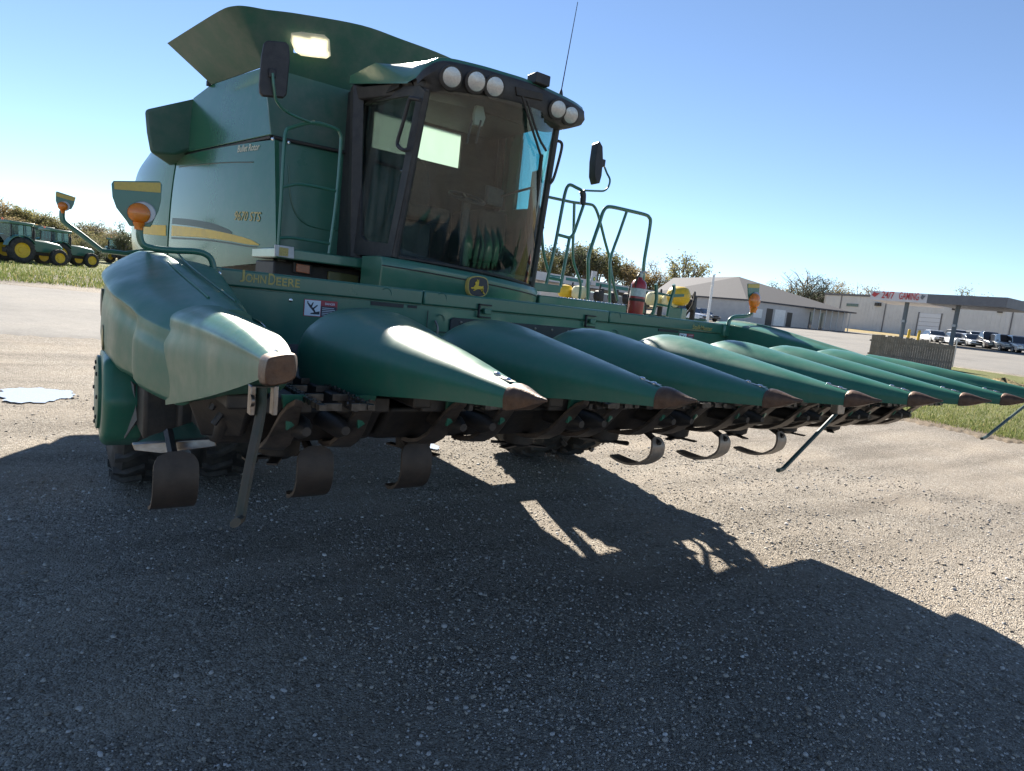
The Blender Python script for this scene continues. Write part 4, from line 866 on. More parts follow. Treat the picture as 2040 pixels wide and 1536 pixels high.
# ================================================================== GROUND
def node_ground(name, cols, scales, rough=.95, bump=.6, islands=False, big=None):
    ma = bpy.data.materials.new(name); ma.use_nodes = True
    t = ma.node_tree; N = t.nodes; L = t.links; b = N['Principled BSDF']; b.inputs['Roughness'].default_value = rough; b.inputs['Specular IOR Level'].default_value = .25
    tc = N.new('ShaderNodeTexCoord')
    def noise(s, d=6, r=.65):
        n = N.new('ShaderNodeTexNoise'); n.inputs['Scale'].default_value = s; n.inputs['Detail'].default_value = d; n.inputs['Roughness'].default_value = r
        L.new(tc.outputs['Object'], n.inputs['Vector']); return n.outputs['Fac']
    def ramp(f, stops):
        r = N.new('ShaderNodeValToRGB'); e = r.color_ramp.elements
        e[0].position, e[0].color = stops[0][0], (*stops[0][1], 1); e[1].position, e[1].color = stops[-1][0], (*stops[-1][1], 1)
        for p, c in stops[1:-1]: x = e.new(p); x.color = (*c, 1)
        L.new(f, r.inputs['Fac']); return r.outputs['Color']
    def mix(f, a, c, mode='MIX'):
        m_ = N.new('ShaderNodeMix'); m_.data_type = 'RGBA'; m_.blend_type = mode
        if isinstance(f, float): m_.inputs['Factor'].default_value = f
        else: L.new(f, m_.inputs['Factor'])
        L.new(a, m_.inputs['A']); L.new(c, m_.inputs['B']); return m_.outputs['Result']
    vo = N.new('ShaderNodeTexVoronoi'); vo.inputs['Scale'].default_value = scales[0]; vo.inputs['Randomness'].default_value = 1
    L.new(tc.outputs['Object'], vo.inputs['Vector'])
    v2 = N.new('ShaderNodeTexVoronoi'); v2.inputs['Scale'].default_value = scales[1]; L.new(tc.outputs['Object'], v2.inputs['Vector'])
    sep = N.new('ShaderNodeSeparateColor'); L.new(vo.outputs['Color'], sep.inputs[0])
    sep2 = N.new('ShaderNodeSeparateColor'); L.new(v2.outputs['Color'], sep2.inputs[0])
    c1 = ramp(sep.outputs[0], cols[0]); c2 = ramp(sep2.outputs[1], cols[0]); c3 = ramp(noise(scales[2]), cols[1])
    cc = mix(.42, c1, c2)
    pm = N.new('ShaderNodeMapRange'); pm.inputs['From Min'].default_value = .38; pm.inputs['From Max'].default_value = .62; L.new(noise(.9, 5), pm.inputs['Value'])
    cc = mix(pm.outputs[0], cc, mix(.35, c3, cc))
    cc = mix(.75, cc, ramp(noise(.22, 4), [(.3, (.62, .62, .62)), (.5, (.9, .9, .9)), (.7, (1.08, 1.05, 1.0))]), 'MULTIPLY')
    if big:                                  # long packed and loose streaks left by wheels
        mp = N.new('ShaderNodeMapping'); mp.inputs['Rotation'].default_value = (0, 0, .9); mp.inputs['Scale'].default_value = (.22, 1.5, 1)
        L.new(tc.outputs['Object'], mp.inputs[0]); nz = N.new('ShaderNodeTexNoise'); nz.inputs['Scale'].default_value = 1.1; nz.inputs['Detail'].default_value = 5
        L.new(mp.outputs[0], nz.inputs['Vector']); cc = mix(.8, cc, ramp(nz.outputs['Fac'], [(.34, (.66, .64, .62)), (.5, (.95, .94, .93)), (.66, (1.12, 1.1, 1.08))]), 'MULTIPLY')
    L.new(cc, b.inputs['Base Color'])
    ad = N.new('ShaderNodeMath'); ad.operation = 'ADD'; L.new(vo.outputs['Distance'], ad.inputs[0])
    ml = N.new('ShaderNodeMath'); ml.operation = 'MULTIPLY'; ml.inputs[1].default_value = .6; L.new(v2.outputs['Distance'], ml.inputs[0]); L.new(ml.outputs[0], ad.inputs[1])
    a2 = N.new('ShaderNodeMath'); a2.operation = 'SUBTRACT'; L.new(noise(scales[2]*3, 3), a2.inputs[0]); L.new(ad.outputs[0], a2.inputs[1])
    bp = N.new('ShaderNodeBump'); bp.inputs['Strength'].default_value = bump; bp.inputs['Distance'].default_value = .02
    L.new(a2.outputs[0], bp.inputs['Height']); L.new(bp.outputs[0], b.inputs['Normal'])
    return ma
GRAV = node_ground('gravel', ([(0, (.09, .075, .06)), (.3, (.24, .21, .172)), (.6, (.36, .32, .27)), (.85, (.48, .44, .38)), (1, (.66, .62, .56))], [(.3, (.27, .23, .185)), (.7, (.41, .365, .31))]), (80, 36, 9), bump=1.0, big=True)
def band(name, ma, spec, off, nr=30, nb=80, kind='structure', wob=0.0):
    """sheet on the ground between a near and a far edge; spec rows are (bearing px, near distance, far distance)"""
    pxs = np.linspace(spec[0][0], spec[-1][0], nb+1); vs = []; fs = []
    for i, px in enumerate(pxs):
        d0 = lin(px, [s[0] for s in spec], [s[1] for s in spec]); d1 = lin(px, [s[0] for s in spec], [s[2] for s in spec])
        d0 *= 1+wob*(math.sin(px*.11)+math.sin(px*.043+1)+.6*math.sin(px*.31))*.5
        for j in range(nr+1):
            d = d0*(d1/d0)**(j/nr); p = AT(px, d); vs.append((p.x, p.y, p.z+(off if j else -.03)))
    for i in range(nb):
        for j in range(nr):
            a = i*(nr+1)+j; fs.append((a, a+nr+1, a+nr+2, a+1))
    o = MB().add(vs, fs).build(name, ma, None, ang=80); o['kind'] = kind; return o
def polar_ground():
    azs = np.radians(np.concatenate([np.linspace(-180, -15, 40)[:-1], np.linspace(-15, 85, 150), np.linspace(85, 180, 25)[1:-1]]))
    rs = np.concatenate([[0.05], np.geomspace(.4, 30, 90), np.geomspace(32, 1500, 40)])
    vs = []; fs = []; na = len(azs)
    for r in rs:
        for a in azs:
            x, y = r*math.sin(a), r*math.cos(a); z = zg(x, y) if r < 160 else zg(x*160/r, y*160/r)
            if r < 25: z += .010*math.sin(x*1.7+.5)*math.sin(y*1.3)+.006*math.sin(x*4.1)*math.cos(y*3.7+1)-.012
            vs.append((x, y, z))
    for i in range(len(rs)-1):
        for j in range(na):
            k = (j+1) % na; fs.append((i*na+j, i*na+k, (i+1)*na+k, (i+1)*na+j))
    return MB().add(vs, fs)
g_ = polar_ground().build('ground', GRAV, None, ang=80); g_['kind'] = 'structure'
GRASS = node_ground('grass_ground', ([(0, (.07, .085, .025)), (.4, (.115, .135, .038)), (.75, (.175, .18, .06)), (1, (.26, .23, .11))], [(.3, (.09, .115, .03)), (.7, (.19, .18, .065))]), (30, 12, 3), bump=.8)
DRYG = node_ground('dry_grass', ([(0, (.18, .13, .06)), (.5, (.30, .23, .11)), (1, (.42, .34, .18))], [(.3, (.20, .17, .07)), (.7, (.34, .26, .13))]), (20, 8, 1.5), bump=.6)
PAVE = node_ground('pale_paving', ([(0, (.15, .143, .135)), (.5, (.20, .19, .178)), (1, (.25, .24, .225))], [(.3, (.16, .155, .145)), (.7, (.235, .222, .205))]), (40, 15, 1.2), bump=.2)
DIRT = node_ground('bare_dirt', ([(0, (.11, .085, .06)), (.5, (.19, .15, .105)), (1, (.27, .22, .16))], [(.3, (.13, .10, .07)), (.7, (.22, .17, .12))]), (40, 15, 3), bump=.6)
def dist_at(px, py): p = G(px, py); return math.hypot(p.x, p.y)
band('grass_field', GRASS, [(-500, dist_at(-200, 525), 130), (0, dist_at(0, 546), 130), (200, dist_at(200, 553), 130), (700, 44, 130)], .03, wob=.004)
band('grass_verge', GRASS, [(1560, dist_at(1640, 800), 60), (1700, dist_at(1700, 812), 42), (1810, dist_at(1810, 834), 42), (2040, dist_at(2040, 881), 40), (2500, dist_at(2300, 930), 38)], .03, nb=300, wob=.004)
band('dirt_edge', DIRT, [(1560, dist_at(1640, 804), 16.8), (1700, dist_at(1700, 818), dist_at(1700, 808)), (1810, dist_at(1810, 840), dist_at(1810, 829)), (2040, dist_at(2040, 888), dist_at(2040, 876)), (2500, dist_at(2300, 938), dist_at(2300, 926))], .018, nr=4, nb=400, wob=.012)
band('road', PAVE, [(1450, 44, 96), (1750, 43, 98), (1900, 42, 96), (2500, 40, 92)], .05)
band('road', PAVE, [(-500, 20, 34.5), (0, 19, 34.5), (200, 19, 34), (600, 22, 34)], .006, wob=.01)
band('dry_verge', DRYG, [(1300, 99, 150), (1700, 99, 150), (2500, 95, 150)], .07)
band('far_field', DRYG, [(-700, 131, 900), (2700, 131, 900)], .12)
# puddles
PUDDLE_SHEEN = mat('puddle_sheen', (.34, .36, .40), .12, spec=1.0, c2=(.5, .52, .55), nscale=70)  # pale base colour paints in the bright sky reflection
for px, py, rx, ry in ((70, 787, .46, .62), (846, 887, .16, .28)):
    c = G(px, py)
    for nme, kk, ma, dz_ in (('puddle', 1.0, PUDDLE_SHEEN, .006),):
        pts = []
        for k in range(72):
            a = 2*math.pi*k/72; q = kk*(1+.09*math.sin(3*a+px)+.06*math.sin(7*a+kk*4)+.05*math.sin(13*a+1)+.04*math.sin(23*a))
            pts.append((c.x+rx*q*math.cos(a), c.y+ry*q*math.sin(a), c.z+dz_))
        o = MB().add(pts, [tuple(range(72))]).build(nme, ma, None, fixn=False); o['kind'] = 'structure'
# loose stones
def scatter_mesh(name, verts, faces, ma, kind='stuff', smooth=True):
    me = bpy.data.meshes.new(name); nv, nf, k = len(verts), len(faces), faces.shape[1]
    me.vertices.add(nv); me.vertices.foreach_set('co', verts.astype(np.float32).ravel())
    me.loops.add(nf*k); me.loops.foreach_set('vertex_index', faces.astype(np.int32).ravel())
    me.polygons.add(nf); me.polygons.foreach_set('loop_start', np.arange(0, nf*k, k, dtype=np.int32))
    me.update(calc_edges=True)
    if smooth: me.polygons.foreach_set('use_smooth', np.ones(nf, dtype=bool))
    me.materials.append(ma); o = bpy.data.objects.new(name, me); col.objects.link(o); o['kind'] = kind; return o
def island_mat(name, stops, rough=.85, trans=None):
    ma = bpy.data.materials.new(name); ma.use_nodes = True; N = ma.node_tree.nodes; L = ma.node_tree.links; b = N['Principled BSDF']; b.inputs['Roughness'].default_value = rough
    b.inputs['Specular IOR Level'].default_value = .3
    g = N.new('ShaderNodeNewGeometry'); r = N.new('ShaderNodeValToRGB'); e = r.color_ramp.elements
    e[0].position, e[0].color = stops[0][0], (*stops[0][1], 1); e[1].position, e[1].color = stops[-1][0], (*stops[-1][1], 1)
    for p, c in stops[1:-1]: x = e.new(p); x.color = (*c, 1)
    L.new(g.outputs['Random Per Island'], r.inputs[0]); L.new(r.outputs[0], b.inputs['Base Color'])
    if trans:
        tl = N.new('ShaderNodeBsdfTranslucent'); L.new(r.outputs[0], tl.inputs['Color']); ms = N.new('ShaderNodeMixShader'); ms.inputs[0].default_value = trans
        L.new(b.outputs[0], ms.inputs[1]); L.new(tl.outputs[0], ms.inputs[2]); L.new(ms.outputs[0], N['Material Output'].inputs['Surface'])
    return ma
ph = (1+5**.5)/2
ico = np.array([(-1, ph, 0), (1, ph, 0), (-1, -ph, 0), (1, -ph, 0), (0, -1, ph), (0, 1, ph), (0, -1, -ph), (0, 1, -ph), (ph, 0, -1), (ph, 0, 1), (-ph, 0, -1), (-ph, 0, 1)])/math.sqrt(1+ph*ph)
icf = np.array([(0,11,5),(0,5,1),(0,1,7),(0,7,10),(0,10,11),(1,5,9),(5,11,4),(11,10,2),(10,7,6),(7,1,8),(3,9,4),(3,4,2),(3,2,6),(3,6,8),(3,8,9),(4,9,5),(2,4,11),(6,2,10),(8,6,7),(9,8,1)])
NP = 105000
r = 1.2*(12.0/1.2)**rng.random(NP); az = np.radians(rng.uniform(-8, 84, NP))
x = r*np.sin(az); y = r*np.cos(az)
den = .50+.45*np.sin(x*1.5+1.0)*np.sin(y*1.1+.4)+.3*np.sin(x*4.1+y*2.3)+.35*np.clip((x-1.2)/1.5, -1, 1)
keep = rng.random(NP) < np.clip(den, .12, 1); x, y, r = x[keep], y[keep], r[keep]; n = len(x)
sz = np.clip(rng.lognormal(-5.25, .45, n), .0025, .018)*(.8+.06*r)
sh = rng.uniform(.65, 1.25, (n, 3)); sh[:, 2] *= .65
jit = 1+rng.uniform(-.22, .22, (n, 12, 1))
a = rng.uniform(0, 6.28, n); ca, sa = np.cos(a), np.sin(a)
v = ico[None]*jit*sh[:, None]*sz[:, None, None]
vx = v[..., 0]*ca[:, None]-v[..., 1]*sa[:, None]+x[:, None]; vy = v[..., 0]*sa[:, None]+v[..., 1]*ca[:, None]+y[:, None]
gz = .010*np.sin(x*1.7+.5)*np.sin(y*1.3)+.006*np.sin(x*4.1)*np.cos(y*3.7+1)-.012
vz = v[..., 2]+(gz+sz*.22)[:, None]
fc = (icf[None]+(np.arange(n)*12)[:, None, None]).reshape(-1, 3)
scatter_mesh('gravel_stones', np.stack([vx, vy, vz], -1).reshape(-1, 3), fc, island_mat('stone', [(0, (.11, .095, .08)), (.25, (.24, .21, .175)), (.5, (.33, .295, .25)), (.75, (.41, .375, .335)), (.96, (.48, .46, .45)), (1, (.62, .60, .58))]))
# grass blades on the verge and the left field
def blades(name, n, px0, px1, d0f, d1, hmin, hmax, wd, ma):
    px = rng.uniform(px0, px1, n); vs = np.zeros((n, 4, 3)); 
    for i in range(n):
        a0 = d0f(px[i]); d = a0*(d1/a0)**(rng.random()**1.3); p = AT(px[i], d); h = rng.uniform(hmin, hmax); an = rng.uniform(0, 6.28); l = rng.uniform(-.5, .5)*h
        dx, dy = math.cos(an)*wd, math.sin(an)*wd
        vs[i] = [(p.x-dx, p.y-dy, p.z+.02), (p.x+dx, p.y+dy, p.z+.02), (p.x+dx*.3-dy/wd*l, p.y+dy*.3+dx/wd*l, p.z+h), (p.x-dx*.3-dy/wd*l, p.y-dy*.3+dx/wd*l, p.z+h*.97)]
    return scatter_mesh(name, vs.reshape(-1, 3), np.arange(n*4).reshape(-1, 4), ma)
BLADE = island_mat('grass_blade', [(0, (.07, .105, .025)), (.5, (.13, .165, .045)), (.85, (.22, .22, .08)), (1, (.36, .30, .14))], .6, .4)
dr = [dist_at(1640, 800), dist_at(1700, 812), dist_at(1810, 834), dist_at(2040, 881), dist_at(2300, 930)]
blades('verge_grass', 34000, 1600, 2250, lambda p: lin(p, [1560, 1700, 1810, 2040, 2300], dr)+rng.uniform(-.12, .5), 36, .04, .12, .008, BLADE)
blades('field_grass', 14000, -120, 420, lambda p: 36.5+rng.uniform(-.4, 1), 75, .08, .22, .02, BLADE)
# ================================================================== TREES
BARK = mat('bark', (.10, .08, .065), .95, c2=(.16, .135, .115), nscale=6)
def tree_proto(seed, h, kind):
    R_ = random.Random(seed); wood = MB(); pts = []
    def limb(p, d, ln, r, lvl):
        n = 4; path = [p]; q = V(p); dd = V(d)
        for i in range(n):
            dd = (dd+V((R_.uniform(-.22, .22), R_.uniform(-.22, .22), R_.uniform(-.05, .22)))).normalized(); q = q+dd*ln/n; path.append(q)
        wood.tube(path, r, 5 if lvl < 2 else 3, rad=[r, r*.85, r*.7, r*.5, r*.25])
        if lvl < 3:
            for k in range(5 if lvl == 0 else (4 if lvl == 1 else 3)):
                t = R_.uniform(.35, 1); b_ = path[min(n, int(t*n))]; an = R_.uniform(0, 6.28)
                nd = (dd*.55+V((math.cos(an), math.sin(an), R_.uniform(.0, .55)))*.8).normalized(); limb(b_, nd, ln*R_.uniform(.5, .72), r*.5, lvl+1)
        if lvl >= 2: pts.extend(path[1:])
    trunk_h = h*.28
    wood.tube([(0, 0, -.1), (.05*h*.2, 0, trunk_h*.5), (0, .03*h*.2, trunk_h)], h*.03, 7, rad=[h*.034, h*.026, h*.022])
    for k in range(7 if kind != 'shrub' else 9):
        an = 2*math.pi*k/7+R_.uniform(-.3, .3); el = R_.uniform(.35, 1.4)
        limb(V((0, .006*h, trunk_h*(R_.uniform(.7, 1)))), V((math.cos(an)*math.cos(el), math.sin(an)*math.cos(el), math.sin(el))), h*R_.uniform(.34, .46), h*.015, 1)
    nl = {'leafy': 5200, 'sparse': 2000, 'bare': 260, 'shrub': 4200}[kind]; s = h*.0135
    A_ = np.zeros((nl, 4, 3))
    for i in range(nl):
        p = R_.choice(pts)+V((R_.gauss(0, 1), R_.gauss(0, 1), R_.gauss(0, .8)))*h*(.032 if kind != 'shrub' else .05); u = V((R_.gauss(0, 1), R_.gauss(0, 1), R_.gauss(0, 1))).normalized(); w_ = u.orthogonal().normalized()
        z = s*R_.uniform(.5, 1.25); A_[i] = [p-u*z, p+w_*z*.7, p+u*z, p-w_*z*.7]
    return wood, A_
LEAF = {'olive': island_mat('leaf_olive', [(0, (.10, .105, .045)), (.5, (.18, .175, .075)), (1, (.29, .25, .11))], .7, .45),  # olive and tan lightened and greyed to stand in for haze
        'tan': island_mat('leaf_tan', [(0, (.16, .125, .07)), (.5, (.27, .21, .11)), (1, (.40, .30, .15))], .7, .45),
        'gold': island_mat('leaf_gold', [(0, (.16, .115, .045)), (.5, (.27, .19, .07)), (1, (.36, .27, .11))], .7, .35),
        'dark': island_mat('leaf_dark', [(0, (.04, .055, .03)), (.5, (.075, .09, .05)), (1, (.12, .125, .07))], .7, .35)}
PROTO = {}
for kd, sds in (('leafy', (1, 2, 3)), ('sparse', (4, 5)), ('bare', (6, 7)), ('shrub', (8,))):
    for sd in sds:
        wd, A_ = tree_proto(sd, 10.0, kd); wm = wd.build('trunk', BARK, None, fixn=False); wmesh = wm.data; bpy.data.objects.remove(wm)
        lm = scatter_mesh('crown', A_.reshape(-1, 3), np.arange(len(A_)*4).reshape(-1, 4), LEAF['olive'], smooth=False); lmesh = lm.data; bpy.data.objects.remove(lm)
        PROTO.setdefault(kd, []).append((wmesh, lmesh))
CROWN = {}
def tree(px, dist, h, kd, leaf, label, group, wide=1.0, sink=0.0, name='tree'):
    p = AT(px, dist); p.z -= sink
    t = thing(name, label, 'tree' if name != 'shrub' else 'shrub', p, group)
    i = random.randrange(len(PROTO[kd])); wmesh, lmesh = PROTO[kd][i]
    if (kd, i, leaf) not in CROWN:
        m2 = lmesh.copy(); m2.materials.clear(); m2.materials.append(LEAF[leaf]); CROWN[(kd, i, leaf)] = m2
    for nme, me in (('trunk', wmesh), ('crown', CROWN[(kd, i, leaf)])):
        o = bpy.data.objects.new(nme, me); col.objects.link(o); o.parent = t
    t.rotation_euler = (0, 0, random.uniform(0, 6.28)); t.scale = (h/10*wide, h/10*wide, h/10)
    return t
gl = 'autumn trees along the left skyline'
words = ['leftmost', 'second from the left', 'third from the left', 'fourth from the left', 'fifth from the left', 'sixth from the left', 'seventh from the left', 'eighth from the left', 'ninth from the left', 'tenth from the left', 'eleventh from the left', 'twelfth from the left', 'thirteenth from the left', 'last before the combine']
TS = .78
for i, (px, d, h, kd, lf) in enumerate([(-18, 118, 11, 'leafy', 'tan'), (8, 122, 11.5, 'sparse', 'tan'), (28, 126, 9, 'leafy', 'olive'), (50, 118, 9.5, 'leafy', 'olive'), (68, 124, 8.8, 'sparse', 'olive'), (84, 120, 9.5, 'leafy', 'olive'), (104, 124, 8.5, 'leafy', 'tan'), (128, 121, 7.5, 'leafy', 'olive'), (150, 126, 7.5, 'sparse', 'tan'), (172, 119, 9.2, 'sparse', 'olive'), (188, 125, 8.5, 'leafy', 'olive'), (206, 122, 8.2, 'sparse', 'tan'), (226, 119, 7.6, 'leafy', 'tan'), (244, 124, 7.4, 'leafy', 'olive')]):
    tree(px, d, h*TS, kd, lf, f'autumn tree on the left skyline beyond the tractors, {words[i]}', gl, 1.15)
ORD = ['beyond the left photo edge']+[f'{w_} from the left edge' for w_ in ('first', 'second', 'third', 'fourth', 'fifth', 'sixth', 'seventh', 'eighth', 'ninth', 'tenth', 'eleventh', 'twelfth', 'thirteenth', 'fourteenth', 'fifteenth')]
for i in range(16):
    px = -22+i*20+random.uniform(-6, 6)
    tree(px, random.uniform(104, 112), random.uniform(3.2, 4.8), 'shrub', random.choice(['olive', 'tan', 'olive']), f'scrubby brush at the foot of the left tree line, {ORD[i]}', 'brush below the left tree line', 1.5, .3, 'shrub')
for px, h, q in ((163, 2.6, 'left'), (190, 2.7, 'right')):
    tree(px, 80, h, 'shrub', 'dark', f'dark rounded evergreen bush beyond the tractors, {q} one of two', 'evergreen bushes', 1.3, .3, 'shrub')
tree(246, 90, 5.5, 'shrub', 'dark', 'dark evergreen behind the distant tractor', None, .9, .3)
gr_ = 'trees behind the filling station'
for i, (px, d, h, kd, lf, lb) in enumerate([(1078, 140, 9.5, 'leafy', 'olive', 'olive tree just right of the cab'), (1102, 150, 12, 'leafy', 'dark', 'dark tall tree behind the handrail hoop'), (1128, 146, 12.5, 'leafy', 'dark', 'dark crowned tree behind the pair of handrails'), (1156, 150, 12.5, 'leafy', 'olive', 'tall olive tree above the filling station sign'), (1184, 152, 12, 'leafy', 'dark', 'dense dark tree right above the sign of the filling station'), (1210, 150, 11, 'leafy', 'olive', 'olive tree right of the station sign'), (1236, 152, 10, 'leafy', 'tan', 'tan tree between two handrails'), (1258, 150, 9.5, 'sparse', 'tan', 'thin tan tree left of the fire extinguisher'), (1288, 144, 8.4, 'shrub', 'gold', 'golden bush tree right behind the fire extinguisher'), (1312, 144, 8, 'shrub', 'gold', 'golden bush tree left of the big bare tree'), (1352, 132, 14.5, 'sparse', 'olive', 'big open crowned tree left of the grey roofed building'), (1330, 138, 8.0, 'shrub', 'dark', 'dark bush under the big open crowned tree'), (1372, 138, 7.5, 'shrub', 'olive', 'green bush at the right foot of the big open tree'), (1408, 138, 8.0, 'shrub', 'tan', 'low tan bush beside the white pole'), (1440, 146, 8.5, 'bare', 'tan', 'bare tree right of the white pole'), (1530, 140, 8, 'shrub', 'dark', 'small dark bush behind the grey roof'), (1560, 135, 10.5, 'bare', 'tan', 'bare tree over the grey roof, left of two'), (1592, 135, 13.5, 'bare', 'tan', 'tall bare tree over the grey roof, right of two'), (1604, 130, 9.5, 'shrub', 'dark', 'dark brown bushy tree left of the white warehouse'), (1632, 131, 9.0, 'shrub', 'dark', 'dark bushy tree touching the white warehouse corner'), (1662, 140, 9.0, 'shrub', 'gold', 'golden bush behind the warehouse corner'), (1690, 143, 10.5, 'bare', 'tan', 'bare tree above the white warehouse roof'), (1708, 143, 8.6, 'shrub', 'gold', 'golden tree left of the gaming sign'), (1900, 140, 9.5, 'shrub', 'olive', 'small round tree poking above the grey canopy')]):
    tree(px, d, h*(1.27 if px < 1300 else 1.0), kd, lf, lb, gr_, 1.0 if kd != 'shrub' else 1.15, .2)
# ================================================================== TRACTORS
def make_tractor(lab, group):
    t = thing('tractor', lab, 'tractor', (0, 0, 0), group)
    def wh(x, R, W, ys):
        for s_ in ys:
            m_ = tyre_mesh(R, W, 18); m_.v = [V((x+p.y, s_+p.x, R+p.z)) for p in m_.v]; w_ = m_.build('wheel', RUBBER, t)
            sgn = -1 if s_ < 0 else 1
            MB().lathe((x, s_, R), (0, sgn, 0), [(-W*.3, R*.6), (W*.38, R*.62), (W*.40, R*.56), (W*.2, R*.45), (W*.2, R*.25), (W*.3, R*.22), (W*.3, 0)], 28).build('rim', YELLOW, w_)
    wh(0, .95, .5, (-.95, .95)); wh(2.75, .66, .4, (-.9, .9))
    MB().loft([[V((x, -w_, z0)), V((x, w_, z0)), V((x, w_, z1-.12)), V((x, w_*.7, z1)), V((x, -w_*.7, z1)), V((x, -w_, z1-.12))] for x, w_, z0, z1 in ((.95, .42, .95, 1.86), (2.2, .40, .95, 1.80), (3.2, .36, .95, 1.68), (3.45, .30, 1.0, 1.52))]).build('hood', GREEN, t, bevel=.03)
    MB().span((-.5, -.3, .7), (3.3, .3, 1.05)).build('frame', BLACK, t, bevel=.03)
    for x in (-.55, .35, .95):
        for s_ in (-.78, .78): MB().tube([(x, s_, 1.3), (x*.92, s_*.93, 2.75)], .035, 6).build('cab_post', BLACK, t)
    MB().hexa([V(p) for p in [(-.52, -.76, 1.35), (.92, -.76, 1.35), (.92, .76, 1.35), (-.52, .76, 1.35), (-.48, -.7, 2.72), (.84, -.7, 2.72), (.84, .7, 2.72), (-.48, .7, 2.72)]]).build('cab_glass', glass('tractor_glass', (.35, .55, .58), 1.0), t)
    MB().span((-.68, -.84, 2.74), (1.08, .84, 2.96)).build('roof', GREEN, t, bevel=.06, seg=3)
    for s_ in (-1, 1):
        MB().loft([[V((.0+r_*math.cos(a), s_*.70, .95+r_*math.sin(a))) for r_ in (1.02, 1.07)]+[V((r_*math.cos(a), s_*1.18, .95+r_*math.sin(a))) for r_ in (1.07, 1.02)] for a in np.linspace(.5, 2.9, 12)]).build('fender', GREEN, t)
    MB().lathe((1.15, -.52, 1.5), (0, 0, 1), [(0, .05), (.3, .09), (.9, .09), (1.0, .045), (1.35, .045)], 10).build('exhaust', BLACK, t)
    MB().box((.2, .1, 1.6), (.5, .5, .5)).build('seat', SEATM, t, bevel=.05)
    MB().lathe((-.4, .4, 2.96), (0, 0, 1), [(0, .07), (.14, .06), (.17, 0)], 10).build('beacon', AMBER, t)
    return t
tr0 = make_tractor('nearest green tractor in the left field, cut by the photo edge', 'tractors parked on the left field')
for i, (px, d, sc, lb, da) in enumerate([(24, 60, 1.0, None, .55), (70, 68, 1.0, 'green tractor mostly hidden behind the nearest one in the left field', .5), (104, 65, .95, 'small green tractor with yellow front wheel, rightmost of the left field group', .55), (232, 92, 1.0, 'distant dark tractor with a white roof near the treeline', .9)]):
    t = tr0 if i == 0 else copy_tree(tr0)
    if lb: t['label'] = lb
    t.location = AT(px, d); t.rotation_euler = (0, 0, -facing(px)*0+math.atan2(-ray(px, 500).x, ray(px, 500).y)+da); t.scale = (sc, sc, sc)
# ================================================================== BUILDINGS ON THE RIGHT
SIDING = mat('white_siding', (.62, .62, .62), .6, c2=(.55, .55, .55), nscale=.6, dirt=(.4, .38, .35), dscale=1, damt=.2)
ROOFG = mat('grey_shingle', (.068, .068, .076), .95, c2=(.09, .09, .098), nscale=8, bump=.2, bscale=30)
WALLT = mat('tan_wall', (.50, .48, .46), .8, c2=(.44, .42, .41), nscale=2)
FASG = mat('grey_fascia', (.13, .13, .14), .6, c2=(.16, .16, .17), nscale=2)
DOORD = mat('dark_door', (.05, .045, .04), .5); WINB = mat('window_pane', (.03, .035, .045), .1, spec=.8)
def wallbox(bd, name, A, B, z0, z1, depth, ma):
    A, B = V(A), V(B); d = V((B.x-A.x, B.y-A.y, 0)).normalized(); nb_ = V((-d.y, d.x, 0))
    if nb_.dot(A) < 0: nb_ = -nb_
    return MB().hexa([V((A.x, A.y, z0)), V((B.x, B.y, z0)), V((B.x, B.y, z0))+nb_*depth, V((A.x, A.y, z0))+nb_*depth, V((A.x, A.y, z1)), V((B.x, B.y, z1)), V((B.x, B.y, z1))+nb_*depth, V((A.x, A.y, z1))+nb_*depth]).build(name, ma, bd)
def on(A, B, u, z, out=0.0):
    d = V((B.x-A.x, B.y-A.y, 0)); n_ = V((d.y, -d.x, 0)).normalized()
    if n_.dot(A) > 0: n_ = -n_
    p = A+d*u+n_*out; return V((p.x, p.y, z))
def facade(bd, name, A, B, u0, u1, z0, z1, ma, out=.04, th=.05):
    n_ = on(A, B, 0, 0, 1)-on(A, B, 0, 0, 0)
    return MB().prism([on(A, B, u0, z0, out), on(A, B, u1, z0, out), on(A, B, u1, z1, out), on(A, B, u0, z1, out)], n_*-th).build(name, ma, bd)
def zat(px, py, dist): return H+(800-.1075*(2830-px)-py)/FPX*dist*.99
# grey roofed building
C_, L_b, R_b = AT(1479, 85), AT(1300, 92), AT(1680, 95)
hb = thing('hip_roof_building', 'low tan building with a large grey hip roof behind the header', 'building', C_)
ez, pz_ = zat(1479, 599, 85), zat(1457, 555, 93); gz_ = C_.z-.6
Bk = V((L_b.x+R_b.x-C_.x, L_b.y+R_b.y-C_.y, 0))
def zz(p, z): return V((p.x, p.y, z))
MB().prism([zz(p, gz_) for p in (C_, R_b, Bk, L_b)], (0, 0, ez-gz_)).build('wall', WALLT, hb, smooth=False)
M1 = zz(AT(1457, 95), pz_); M2 = zz(AT(1330, 110), pz_); ov = .03
def ovh(p): c = (C_+R_b+Bk+L_b)/4; return zz(p+(p-c)*ov, ez-.05)
q = [ovh(p) for p in (C_, R_b, Bk, L_b)]+[M1, M2]
MB().add(q+[p-V((0, 0, .18)) for p in q[:4]], [(0, 1, 4), (1, 2, 5, 4), (2, 3, 5), (3, 0, 4, 5), (0, 6, 7, 1), (1, 7, 8, 2), (2, 8, 9, 3), (3, 9, 6, 0), (6, 9, 8, 7)]).build('roof', ROOFG, hb, smooth=False)
